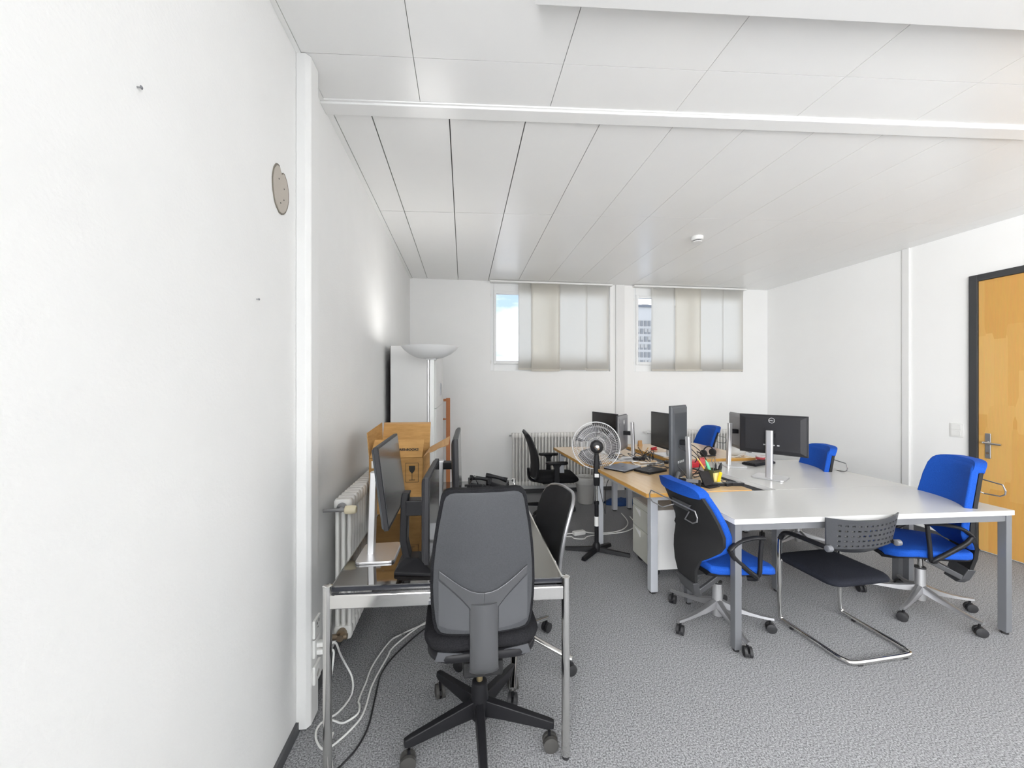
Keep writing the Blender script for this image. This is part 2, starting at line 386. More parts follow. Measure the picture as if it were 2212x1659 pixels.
# boxed-in column on the left wall
struct(B().prism([(XL, 1.64), (-0.632, 1.64), (-0.617, 1.658), (-0.617, 1.735), (XL, 1.735)], 0.012, H-0.001), 'trim_2', 'trim_white', bevel=0.004, seg=3)
struct(B().box(1.64, 1.70, -0.022, 0, 0, H), 'trim_4', 'trim_white', loc=(4.25, YB, 0), rot=(0, 0, RW), bevel=0.003)
struct(B().box(2.01, 2.13, YB-0.03, YB, 0, H), 'trim_5', 'trim_white', bevel=0.003)

# windows in the back wall
def window(nm, x0, x1):
    b = B(); f = 0.045
    b.box(x0, x0+f, YB+0.03, YB+0.09, *wz); b.box(x1-f, x1, YB+0.03, YB+0.09, *wz)
    b.box(x0+f, x1-f, YB+0.03, YB+0.09, wz[0], wz[0]+0.09); b.box(x0+f, x1-f, YB+0.03, YB+0.09, wz[1]-0.10, wz[1])
    w = struct(b, nm, 'window_white', bevel=0.004)
    xm = (x0+x1)/2
    for a, c_ in ((x0+f, xm), (xm, x1-f)):
        q = B(); s_ = 0.03
        q.box(a, a+s_, YB+0.015, YB+0.07, wz[0]+0.09, wz[1]-0.10); q.box(c_-s_, c_, YB+0.015, YB+0.07, wz[0]+0.09, wz[1]-0.10)
        q.box(a+s_, c_-s_, YB+0.015, YB+0.07, wz[0]+0.09, wz[0]+0.13); q.box(a+s_, c_-s_, YB+0.015, YB+0.07, wz[1]-0.14, wz[1]-0.10)
        q.obj('sash', 'window_white', w, bevel=0.003)
        B().box(a+s_, c_-s_, YB+0.045, YB+0.049, wz[0]+0.13, wz[1]-0.14).obj('pane', 'glass', w)
    for z_ in (2.54, 1.68): B().cyl((x0+0.006, YB+0.008, z_), (x0+0.006, YB+0.008, z_+0.035), 0.005, 10).obj('hinge', 'white_plastic', w, smooth=True)
window('window_1', *w1); window('window_2', *w2)
def curtain(x0, x1, panels, label):
    t = thing('panel_curtain', label, 'blind', ((x0+x1)/2, 4.90, H-0.03), group='sliding panel blinds of the back wall'); c_ = (x0+x1)/2
    B().box(x0-c_, x1-c_, -0.03, 0.03, 0.002, 0.026).obj('rail', 'white_plastic', t, bevel=0.003)
    for a, d, y, zb, wv, m_ in panels:
        nx = 10; F = []; K = []
        for zz in (zb, zb+0.3, zb+0.6, zb+0.9, 2.712):
            for j in range(nx):
                u = j/(nx-1); yy = y+wv*math.sin(u*PI)*((2.712-zz)/1.1)
                F.append((a+(d-a)*u-c_, yy, zz-(H-0.03)))
        q = B(); fs = [(i*nx+j, i*nx+j+1, (i+1)*nx+j+1, (i+1)*nx+j) for i in range(4) for j in range(nx-1)]; q.add(F, fs)
        p = q.obj('cloth_panel', m_, t, smooth=True)
        s_ = p.modifiers.new('thick', 'SOLIDIFY'); s_.thickness = 0.0012
        B().box(a-c_+0.004, d-c_-0.004, y-0.005, y+0.005, zb-(H-0.03)-0.001, zb-(H-0.03)+0.022).obj('hem_bar', 'blind_cloth_warm', p)
curtain(0.33, 1.95, [(0.697, 0.872, 0.012, 1.60, 0.0, 'blind_cloth'), (0.862, 1.236, -0.014, 1.582, 0.012, 'blind_cloth_warm'), (1.226, 1.61, 0.0, 1.60, -0.02, 'blind_cloth'), (1.598, 1.912, 0.014, 1.594, 0.0, 'blind_cloth')],
        'off-white panel blind drawn over the window above the black task chair')
curtain(2.25, 3.88, [(2.508, 2.845, 0.012, 1.594, 0.0, 'blind_cloth'), (2.835, 3.208, -0.012, 1.594, 0.015, 'blind_cloth_warm'), (3.198, 3.552, 0.004, 1.596, -0.015, 'blind_cloth'), (3.542, 3.855, 0.014, 1.594, 0.0, 'blind_cloth')],
        'off-white panel blind drawn over the window showing an office block outside')
# what stands outside
t = thing('office_block', 'pale grey office block seen through the right-hand window', 'building', (64.8, 139.7, -12))
B().box(0, 34, 0, 30, 0, 43.2).obj('facade', 'concrete', t)
B().box(-0.6, 34.6, -0.6, 30.6, 43.2, 44.0).obj('roof_edge', 'roof_dark', t)
B().box(1.0, 2.2, 3, 5, 44.0, 45.4).obj('roof_vent', 'roof_dark', t); B().box(4.2, 7.0, 3, 6, 44.0, 44.9).obj('roof_vent', 'roof_dark', t)
wm = B().box(-0.5, 0.5, -0.25, 0.1, 0, 2.0).mesh('window', 'far_window'); bl = B().box(-0.5, 0.5, -0.32, -0.2, 0.7, 2.0).mesh('blind', 'far_blind')
for r in range(9):
    for c_ in range(9):
        o = bpy.data.objects.new('window', wm); COL.objects.link(o); o.parent = t; o.location = (1.1+c_*1.48, 0, 36.0-r*3.0)
        if (r*5+c_*3) % 4 and r not in (0, 4):
            g = bpy.data.objects.new('blind', bl); COL.objects.link(g); g.parent = o

# door in the right wall
DS = 2.142                                    # distance of the door frame along the wall
dr = tag(bpy.data.objects.new('door_1', None), kind='structure'); COL.objects.link(dr)
dr.location = (4.25+0.045*DS, YB-0.999*DS, 0); dr.rotation_euler = (0, 0, RW)
b = B(); b.box(0, 0.055, -0.035, 0.03, 0, 2.335); b.box(0.915, 0.97, -0.035, 0.03, 0, 2.335); b.box(0.055, 0.915, -0.035, 0.03, 2.28, 2.335)
b.obj('door_frame', 'door_frame', dr, bevel=0.003)
leaf = B().box(0.057, 0.913, -0.024, 0.02, 0.012, 2.278).obj('door_leaf', 'door_veneer', dr, bevel=0.002)
B().box(0.10, 0.135, -0.033, -0.024, 0.79, 1.0).obj('handle_plate', 'alu', leaf, bevel=0.006, seg=3)
b = B(); b.tube(spline([(0.117, -0.03, 0.925), (0.117, -0.075, 0.925), (0.128, -0.085, 0.925), (0.16, -0.085, 0.922), (0.225, -0.083, 0.919)], 4), 0.009, 12)
b.obj('lever', 'chrome', leaf, smooth=True)
B().cyl((0.117, -0.037, 0.835), (0.117, -0.03, 0.835), 0.010, 14).obj('lock_cylinder', 'brass', leaf, smooth=True)
# light switch
t = thing('light_switch', 'white double light switch on the wall beside the door', 'switch', (4.25+0.045*2.045, YB-0.999*2.045, 0.94), RW)
B().box(-0.045, 0.045, -0.010, 0, 0, 0.125).obj('frame', 'white_plastic', t, bevel=0.004)
for z_ in (0.012, 0.066): B().box(-0.033, 0.033, -0.016, -0.009, z_, z_+0.047).obj('rocker', 'white_plastic', t, bevel=0.003)

# marks on the left wall
t = thing('wall_hole', 'round patch of bare grey plaster where the wall covering is torn out', 'hole', (XL, 1.508, 2.118))
def blob(r0, seed, sy=0.72, n_=36, notch=True):
    random.seed(seed); out = []
    for j in range(n_):
        a = 2*PI*j/n_; r = r0*(1+0.03*math.sin(3*a+1)+random.uniform(-0.018, 0.018))
        if notch and 1.15 < a < 1.75: r *= 0.70+0.25*abs(a-1.45)/0.3
        out.append((r*sy*math.cos(a), r*math.sin(a)))
    return out
MY = Matrix(((0, 0, 1, 0), (1, 0, 0, 0), (0, 1, 0, 0), (0, 0, 0, 1)))   # (y, z) outline onto the wall
B().prism(blob(0.088, 3), 0.0003, 0.0035, MY).obj('torn_rim', 'plaster_dark', t)
B().prism([(p[0]*0.90-0.003, p[1]*0.93-0.002) for p in blob(0.088, 3)], 0.0036, 0.0055, MY).obj('plaster', 'plaster', t)
q = B()
for y_, z_ in ((-0.02, 0.03), (0.02, 0.012), (0.018, -0.03), (-0.008, -0.052)): q.cyl((0.0055, y_, z_), (0.0062, y_, z_), 0.0028, 8)
q.obj('drill_hole', 'ink', t)
for (y_, z_), lb in (((0.885, 2.016), 'small screw left in the bare left wall above head height'), ((1.346, 1.68), 'tiny nail in the left wall below the torn plaster patch')):
    t = thing('wall_screw', lb, 'screw', (XL, y_, z_))
    q = B().cyl((0, 0, 0), (0.006, 0, 0), 0.0016, 8); q.obj('shank', 'alu', t, smooth=True)
    B().lathe([(0.0016, 0), (0.0042, 0.002), (0.002, 0.004)], 10, (0.006, 0, 0), Matrix.Rotation(PI/2, 4, 'Y')).obj('head', 'grey_steel', t, smooth=True)

# smoke detector on the ceiling
t = thing('smoke_detector', 'round white smoke detector on the ceiling', 'smoke detector', (2.094, 3.245, H))
B().lathe([(0.052, 0.0), (0.054, -0.01), (0.05, -0.03), (0.044, -0.034)], 24).obj('base', 'trim_white', t, smooth=True)
B().lathe([(0.036, -0.034), (0.036, -0.043)], 24).obj('sensor_slot', 'black_matte', t, smooth=True)
B().lathe([(0.042, -0.042), (0.04, -0.048), (0.02, -0.051)], 24).obj('cap', 'trim_white', t, smooth=True)

# ------------------------------------------------------------------ radiators
def radiator(label, loc, rz, count, pitch, z0, z1, cols=2, depth=0.07, valve=None):
    t = thing('radiator', label, 'radiator', loc, rz, 'white column radiators')
    b = B(); w = pitch*0.74
    for c_ in range(cols):
        y = -depth/2+depth*(c_+0.5)/cols
        b.prism([(p[0], p[1]+y) for p in rrect(w*0.36, depth/cols*0.36, w*0.3, 2)], z0+0.05, z1-0.05)
    for za, zb in ((z0, z0+0.062), (z1-0.062, z1)):
        b.loft([[(p[0]*k, p[1]*k2, z_) for p in rrect(pitch*0.485, depth/2, pitch*0.3, 3)] for z_, k, k2 in ((za, 0.7, 0.86), (za+0.012, 1, 1), (zb-0.012, 1, 1), (zb, 0.7, 0.86))])
    first = None
    for i in range(count):
        p = ((i+0.5)*pitch, 0, 0)
        if first is None: first = b.obj('section', 'radiator_white', t, smooth=True, loc=p)
        else: dup(first, t, p)
    L_ = count*pitch
    q = B()
    for z_ in (z0+0.12, z1-0.12):
        for x_ in (L_*0.2, L_*0.8): q.bar((x_, depth/2-0.01, z_), (x_, depth/2+0.035, z_), 0.02, 0.02)
    q.obj('bracket', 'radiator_white', t)
    if valve == 'left':
        v = B(); v.cyl((-0.012, 0, z1-0.035), (0.01, 0, z1-0.035), 0.022, 14); v.cyl((-0.03, 0, z1-0.04), (-0.005, 0, z1-0.04), 0.010, 12); v.cyl((-0.03, -0.02, z1-0.04), (-0.03, 0.075, z1-0.04), 0.009, 12)
        v.obj('valve', 'alu', t, smooth=True)
        v = B(); v.lathe([(0.012, 0), (0.019, 0.004), (0.021, 0.03), (0.019, 0.05), (0.014, 0.055)], 16, (-0.03, -0.02, z1-0.04), Matrix.Rotation(PI/2, 4, 'X'))
        v.obj('thermostat_knob', 'cream_plastic', t, smooth=True)
        v = B(); v.cyl((-0.02, 0, z0+0.035), (0.01, 0, z0+0.035), 0.024, 14); v.cyl((-0.02, -0.03, z0+0.03), (-0.02, 0.05, z0+0.03), 0.013, 12); v.cyl((-0.035, 0.0, z0+0.03), (0.0, 0.0, z0+0.03), 0.017, 8)
        v.obj('return_valve', 'brass', t, smooth=True)
    elif valve == 'end':
        v = B(); v.tube(spline([(0.0, 0, z1-0.03), (-0.05, 0, z1-0.03), (-0.075, 0.02, z1-0.03), (-0.08, 0.075, z1-0.03)], 4), 0.008, 10); v.lathe([(0.01, 0), (0.016, 0.01), (0.015, 0.045)], 12, (-0.03, 0, z1-0.03), Matrix.Rotation(-PI/2, 4, 'Y'))
        v.obj('valve', 'white_plastic', t, smooth=True)
    else:
        B().cyl((-0.03, 0, z1-0.03), (0.0, 0, z1-0.03), 0.009, 10).obj('vent_plug', 'alu', t, smooth=True)
    return t
radiator('white ribbed radiator on the left wall behind the black steel desk', (-0.585, 1.95, 0), PI/2, 18, 0.05, 0.165, 0.845, 3, 0.085, 'left')
radiator('white ribbed radiator behind the black task chair and waste bin', (0.60, 4.85, 0), 0, 31, 0.042, 0.12, 0.79, 2, 0.07)
radiator('white ribbed radiator on the back wall behind the farthest blue chair', (2.48, 4.85, 0), 0, 27, 0.042, 0.12, 0.80, 2, 0.07, 'end')

# ------------------------------------------------------------------ tables
TZ = 0.70
def square_table(name, label, poly, legs, ztop, thick, top_m, edge_m, leg_m, lw, apron, group=None, foot=True):
    cx_ = sum(p[0] for p in poly)/4; cy_ = sum(p[1] for p in poly)/4
    t = thing(name, label, 'table' if 'table' in name else 'desk', (cx_, cy_, 0), 0, group)
    P = [(p[0]-cx_, p[1]-cy_) for p in poly]
    B().prism(P, ztop-0.002, ztop).obj('tabletop', top_m, t)
    B().prism(P, ztop-thick, ztop-0.002).obj('edge_band', edge_m, t)
    for x, y in legs:
        x -= cx_; y -= cy_
        lg = B().box(x-lw/2, x+lw/2, y-lw/2, y+lw/2, 0.014, ztop-thick).obj('leg', leg_m, t, bevel=0.002)
        B().cyl((x, y, 0), (x, y, 0.014), lw*0.42, 12).obj('foot', 'rubber', lg, smooth=True)
    q = [(x-cx_, y-cy_) for x, y in legs]; k = len(q)
    for i in range(k):
        a, c_ = Vector((*q[i], ztop-thick-apron/2)), Vector((*q[(i+1) % k], ztop-thick-apron/2)); d = (c_-a).normalized()*lw/2
        B().bar(a+d, c_-d, lw*0.8, apron).obj('frame_rail', leg_m, t)
    return t
square_table('white_table', 'white-topped grey steel table nearest the camera with a perforated chair at its side',
    [(1.40, 1.845), (3.055, 1.785), (3.075, 2.325), (1.405, 2.335)], [(1.425, 1.868), (3.03, 1.81), (3.05, 2.30), (1.43, 2.31)], TZ, 0.027, 'white_laminate', 'white_edge', 'grey_steel', 0.038, 0.036, 'white office tables')
square_table('white_table', 'white-topped table behind the front one carrying two monitors on silver stands',
    [(2.075, 2.3365), (3.08, 2.3265), (3.10, 3.26), (1.985, 3.27)], [(2.115, 2.375), (3.05, 2.365), (3.07, 3.23), (2.03, 3.24)], TZ, 0.027, 'white_laminate', 'white_edge', 'grey_steel', 0.042, 0.036, 'white office tables')
square_table('oak_desk', 'oak-topped desk with silver legs over the white drawer unit',
    [(1.165, 2.345), (1.905, 2.345), (1.875, 3.29), (1.095, 3.27)], [(1.265, 2.46), (1.87, 2.45), (1.84, 3.2), (1.17, 3.22)], TZ+0.003, 0.026, 'oak_top', 'oak_edge', 'leg_silver', 0.05, 0.05, 'oak desks')
square_table('oak_desk', 'oak-topped desk in front of the black task chair by the back radiator',
    [(1.04, 3.30), (1.75, 3.32), (1.72, 4.22), (0.99, 4.19)], [(1.23, 3.43), (1.69, 3.44), (1.67, 4.12), (1.06, 4.11)], TZ+0.008, 0.026, 'oak_top', 'oak_edge', 'leg_silver', 0.05, 0.05, 'oak desks')
square_table('oak_desk', 'oak-topped desk farthest right in front of the back wall radiator',
    [(1.875, 3.30), (2.72, 3.30), (2.70, 4.24), (1.79, 4.22)], [(1.93, 3.36), (2.66, 3.36), (2.64, 4.17), (1.86, 4.16)], TZ+0.02, 0.03, 'oak_top', 'oak_edge', 'leg_silver', 0.05, 0.05, 'oak desks')

# black glass-top desk on a chromed tube frame
t = thing('steel_desk', 'black glass-topped desk on chromed tube legs beside the left wall', 'desk', (-0.05, 2.19, 0))
x0, x1, y0, y1 = -0.435, 0.43, -0.74, 0.74; zt = 0.672
def dsk(y, x): return y-0.045*(x-x0)*(1 if y < 0 else 0)
poly = [(x0+0.012, dsk(y0, x0)+0.012), (x1-0.012, dsk(y0, x1)+0.012), (x1-0.012, y1), (x0+0.012, y1)]
B().prism(poly, zt-0.004, zt).obj('tabletop', 'black_glass', t)
B().prism(poly, zt-0.02, zt-0.004).obj('glass_edge', 'glass_edge', t)
cs = [(x0, dsk(y0, x0)), (x1, dsk(y0, x1)), (x1, y1), (x0, y1)]
for i, (x, y) in enumerate(cs):
    lg = B().cyl((x, y, 0.012), (x, y, zt+0.006), 0.0155, 20).obj('leg', 'chrome', t, smooth=True)
    B().lathe([(0.0165, zt+0.006), (0.0165, zt+0.009), (0.012, zt+0.011)], 20, (x, y, 0)).obj('leg_cap', 'chrome', lg, smooth=True)
    B().cyl((x, y, 0), (x, y, 0.014), 0.014, 14).obj('foot', 'rubber', lg, smooth=True)
    x2, y2 = cs[(i+1) % 4]
    B().bar((x, y, zt-0.048), (x2, y2, zt-0.048), 0.02, 0.05).obj('frame_tube', 'chrome', t, bevel=0.004)
B().box(-0.075, -0.04, y0-0.046, y0-0.0305, zt-0.058, zt-0.045).obj('clip', 'grey_steel', t)

# white rolling drawer unit
t = thing('drawer_unit', 'white rolling drawer unit under the oak desk', 'drawer unit', (1.36, 2.64, 0))
B().box(0.008, 0.45, 0, 0.34, 0.055, 0.49).obj('body', 'white_lacquer', t, bevel=0.003)
for z0_, z1_ in ((0.445, 0.488), (0.285, 0.441), (0.058, 0.281)):
    d = B().box(0, 0.010, 0.004, 0.336, z0_, z1_).obj('drawer', 'drawer_cream', t, bevel=0.003)
    if z1_ < 0.445: B().prism([(0.20, z1_-0.012), (0.29, z1_-0.012), (0.20, z1_-0.06)], -0.001, -0.0036, MY).obj('grip', 'sticker_white', d)
for x, y in ((0.05, 0.05), (0.05, 0.29), (0.4, 0.05), (0.4, 0.29)):
    q = B().cyl((x, y-0.012, 0.024), (x, y+0.012, 0.024), 0.024, 14); q.box(x-0.01, x+0.01, y-0.008, y+0.008, 0.03, 0.056); q.obj('caster', 'rubber', t, smooth=True)

# ------------------------------------------------------------------ swivel chair parts
CAST = {}
def caster_mesh(kind):
    if kind in CAST: return CAST[kind]
    r = 0.029 if kind == 'grey' else 0.026
    a = B()
    for s_ in (-1, 1):
        a.lathe([(r*0.6, 0), (r, 0.002), (r, 0.015), (r*0.55, 0.018)], 18, (0, s_*0.004, r), Matrix.Rotation(-s_*PI/2, 4, 'X'))
    w_ = a.mesh('wheel', 'grey_wheel' if kind == 'grey' else 'rubber', True)
    h = B(); k = [(-0.6, 0.2), (-0.9, 0.9), (-0.5, 1.35), (0.2, 1.42), (0.75, 1.1), (0.95, 0.5)]
    h.prism([(p[0]*r*1.05, p[1]*r) for p in k][::-1], -0.0042, 0.0042, Matrix.Rotation(PI/2, 4, 'X'))
    if kind != 'grey':
        for s_ in (-1, 1): h.prism([(p[0]*r*1.1, r+(p[1]-0.7)*r*0.75+0.004) for p in k][::-1], s_*0.012-0.007, s_*0.012+0.007, Matrix.Rotation(PI/2, 4, 'X'))
    h.cyl((-0.004, 0, r*1.2), (-0.004, 0, r*2.5), 0.006, 10)
    CAST[kind] = (h.mesh('caster', 'black_plastic', True), w_)
    return CAST[kind]
def star_base(t, R, a0, leg_b, leg_m, kind, bev=0.003, rot=None):
    first = leg_b.mesh('base_leg', leg_m, True, 50); random.seed(int(R*1000+a0*10))
    hm, wm_ = caster_mesh(kind)
    for k in range(5):
        a = a0+k*2*PI/5
        o = bpy.data.objects.new('base_leg', first); COL.objects.link(o); o.parent = t; o.rotation_euler = (0, 0, a)
        if bev:
            q = o.modifiers.new('bevel', 'BEVEL'); q.width = bev; q.segments = 2; q.limit_method = 'ANGLE'
        c_ = bpy.data.objects.new('caster', hm); COL.objects.link(c_); c_.parent = t; c_.location = (R*math.cos(a), R*math.sin(a), 0)
        c_.rotation_euler = (0, 0, a+(rot[k] if rot else random.uniform(-1.5, 1.5)))
        g = bpy.data.objects.new('wheel', wm_); COL.objects.link(g); g.parent = c_
def leg_beam(R, h0, h1, ht0, ht1, w0, w1):       # tapered beam along +x; top from h0 to h1, depth ht0 to ht1
    b = B(); r = []
    for x, z, ht, w in ((0.0, h0, ht0, w0), (R*0.35, h0+(h1-h0)*0.35, ht0+(ht1-ht0)*0.45, w0*0.92), (R*0.97, h1, ht1, w1), (R+0.014, h1-0.006, ht1*0.7, w1*0.8)):
        r.append([(x, -w/2, z-ht), (x, w/2, z-ht), (x, w/2*0.75, z), (x, -w/2*0.75, z)])
    return b.loft(r)
def leg_alu(R, h0, h1):                           # slim cast arm dropping in a curve
    b = B(); r = []
    for u in (0, 0.15, 0.35, 0.6, 0.85, 1.0, 1.05):
        x = R*u; z = h1+(h0-h1)*(1-min(u, 1))**1.7; w = 0.044-0.022*min(u, 1); ht = 0.05-0.036*min(u*1.4, 1)
        r.append([(x, -w/2, z-ht), (x, w/2, z-ht), (x, w*0.36, z-ht*0.2), (x, 0, z), (x, -w*0.36, z-ht*0.2)])
    return b.loft(r)

# ------------------------------------------------------------------ black chair with plastic back shell, nearest the camera
t = thing('office_chair', 'large black office chair seen from behind at the end of the steel desk', 'chair', (0.062, 1.53, 0), math.radians(1.5))
star_base(t, 0.28, math.radians(-90.5), leg_beam(0.28, 0.168, 0.118, 0.064, 0.032, 0.042, 0.030), 'black_plastic', 'grey', rot=[1.4, 0.25, 0.9, -0.4, -0.2])
B().lathe([(0.034, 0.09), (0.036, 0.15), (0.031, 0.215), (0.029, 0.228), (0.024, 0.232)], 24).obj('hub', 'black_plastic', t, smooth=True)
B().cyl((0, 0, 0.2), (0, 0, 0.42), 0.0125, 16).obj('gas_lift', 'brass_gas', t, smooth=True)
b = B(); b.box(-0.085, 0.085, -0.10, 0.10, 0.405, 0.455); b.box(-0.07, 0.07, -0.155, -0.09, 0.385, 0.44)
b.obj('mechanism', 'black_matte', t, bevel=0.01)
B().bar((0.06, 0.03, 0.42), (0.2, 0.03, 0.425), 0.02, 0.012).obj('lever', 'black_plastic', t, bevel=0.004)
cushion(0.205, 0.235, 0.09, 0.485, 0.545, 0.03, 6, 0.004).xf(Matrix.Translation((0, 0.055, 0))).obj('seat', 'black_fabric', t, smooth=True, ang=60)
cushion(0.195, 0.225, 0.09, 0.452, 0.487, 0.012, 6).xf(Matrix.Translation((0, 0.052, 0))).obj('seat_pan', 'black_plastic', t, smooth=True, ang=60)
for s_ in (-1, 1):
    q = B(); q.prism([(s_*0.075, 0), (s_*0.165, 0.012), (s_*0.155, 0.042), (s_*0.07, 0.030)][::s_], 0, 0.004, Matrix.Translation((0, -0.163, 0.455)) @ Matrix.Rotation(PI/2, 4, 'X'))
    q.xf(Matrix.Translation((0, 0.0, 0))).obj('pan_plate', 'shell_panel', t)
rows = [(0.552, 0.135, -0.150), (0.556, 0.155, -0.150), (0.57, 0.166, -0.150), (0.60, 0.173, -0.150), (0.66, 0.179, -0.152), (0.72, 0.181, -0.156), (0.79, 0.178, -0.162), (0.86, 0.171, -0.170), (0.93, 0.161, -0.178), (0.99, 0.150, -0.185), (1.025, 0.144, -0.189), (1.043, 0.137, -0.191), (1.053, 0.125, -0.192), (1.057, 0.108, -0.192)]
B().panel(rows, 0.9, 0.030, 15).obj('back_rim', 'black_fabric', t, smooth=True, ang=50)
cz = 0.80
inn = [(cz+(z_-cz)*0.962, hw-0.0105, y_-0.030) for z_, hw, y_ in rows]
B().panel(inn, 0.9, 0.006, 15).obj('back_shell', 'shell_grey', t, smooth=True, ang=50)
B().panel([(cz+(z_-cz)*0.95, hw-0.012, y_+0.016) for z_, hw, y_ in rows], 0.9, 0.03, 11).obj('back_cushion', 'black_fabric', t, smooth=True, ang=60)
def rear_y(x, z_):                                # outer face of the shell
    for (za, _, ya), (zb, _, yb) in zip(inn, inn[1:]):
        if za <= z_ <= zb: return ya+(yb-ya)*(z_-za)/(zb-za)-0.006+0.9*x*x
    return (inn[0][2] if z_ < inn[0][0] else inn[-1][2])-0.006+0.9*x*x
# lower side panels and the Y-shaped spine carried by the shell
def skin(outline_rows, lift, name, m_, bevel=0.0):
    F = []; K = []; nx = len(outline_rows[0][1])
    for z_, xs_ in outline_rows:
        for i, x in enumerate(xs_):
            dz = z_[i] if isinstance(z_, (list, tuple)) else z_
            y_ = rear_y(x, dz); F.append((x, y_-lift, dz)); K.append((x, y_+0.004, dz))
    R = len(outline_rows); o = R*nx; fs = []
    for i in range(R-1):
        for j in range(nx-1):
            a = i*nx+j; fs += [(a, a+1, a+nx+1, a+nx), (o+a+1, o+a, o+a+nx, o+a+nx+1)]
        fs += [(i*nx, (i+1)*nx, o+(i+1)*nx, o+i*nx), (i*nx+nx-1, o+i*nx+nx-1, o+(i+1)*nx+nx-1, (i+1)*nx+nx-1)]
    for j in range(nx-1): fs += [(j, o+j, o+j+1, j+1), ((R-1)*nx+j, (R-1)*nx+j+1, o+(R-1)*nx+j+1, o+(R-1)*nx+j)]
    return B().add(F+K, fs).obj(name, m_, t, smooth=True, ang=35, bevel=bevel)
for s_ in (-1, 1):
    xs_ = [0.051, 0.075, 0.10, 0.125, 0.152]
    low = [0.573, 0.574, 0.576, 0.580, 0.588]; top = [0.648, 0.676, 0.700, 0.722, 0.744]
    skin([([a+(c_-a)*u for a, c_ in zip(low, top)], [s_*x for x in xs_]) for u in (0, 0.35, 0.7, 1)], 0.0015, 'shell_panel', 'shell_panel')
    # wing of the spine
    xs_ = [0.0, 0.02, 0.045, 0.075, 0.10, 0.125, 0.150]
    tp = [0.702, 0.703, 0.710, 0.727, 0.744, 0.762, 0.780]; bt = [0.62, 0.622, 0.648, 0.684, 0.708, 0.730, 0.752]
    skin([([a+(c_-a)*u for a, c_ in zip(bt, tp)], [s_*x for x in xs_]) for u in (0, 0.3, 0.7, 1)], 0.007, 'spine_wing', 'spine_grey', 0.0015)
b = B(); rg = []
for z_, hw, y_, th in ((0.425, 0.050, -0.180, 0.05), (0.433, 0.0505, -0.194, 0.05), (0.455, 0.048, -0.204, 0.03), (0.50, 0.0475, -0.203, 0.025), (0.58, 0.047, -0.199, 0.02), (0.64, 0.047, -0.198, 0.016), (0.665, 0.049, -0.198, 0.012)):
    rg.append([(-hw, y_+th, z_), (-hw, y_+0.010, z_), (-hw*0.85, y_+0.002, z_), (-hw*0.5, y_-0.005, z_), (0, y_-0.008, z_), (hw*0.5, y_-0.005, z_), (hw*0.85, y_+0.002, z_), (hw, y_+0.010, z_), (hw, y_+th, z_)])
b.loft(rg).obj('spine', 'spine_grey', t, smooth=True, ang=40)

for o in t.children:                              # the upper part sits a little behind the column
    if o.name.split('.')[0] not in ('base_leg', 'caster', 'hub', 'gas_lift'): o.location.y -= 0.04

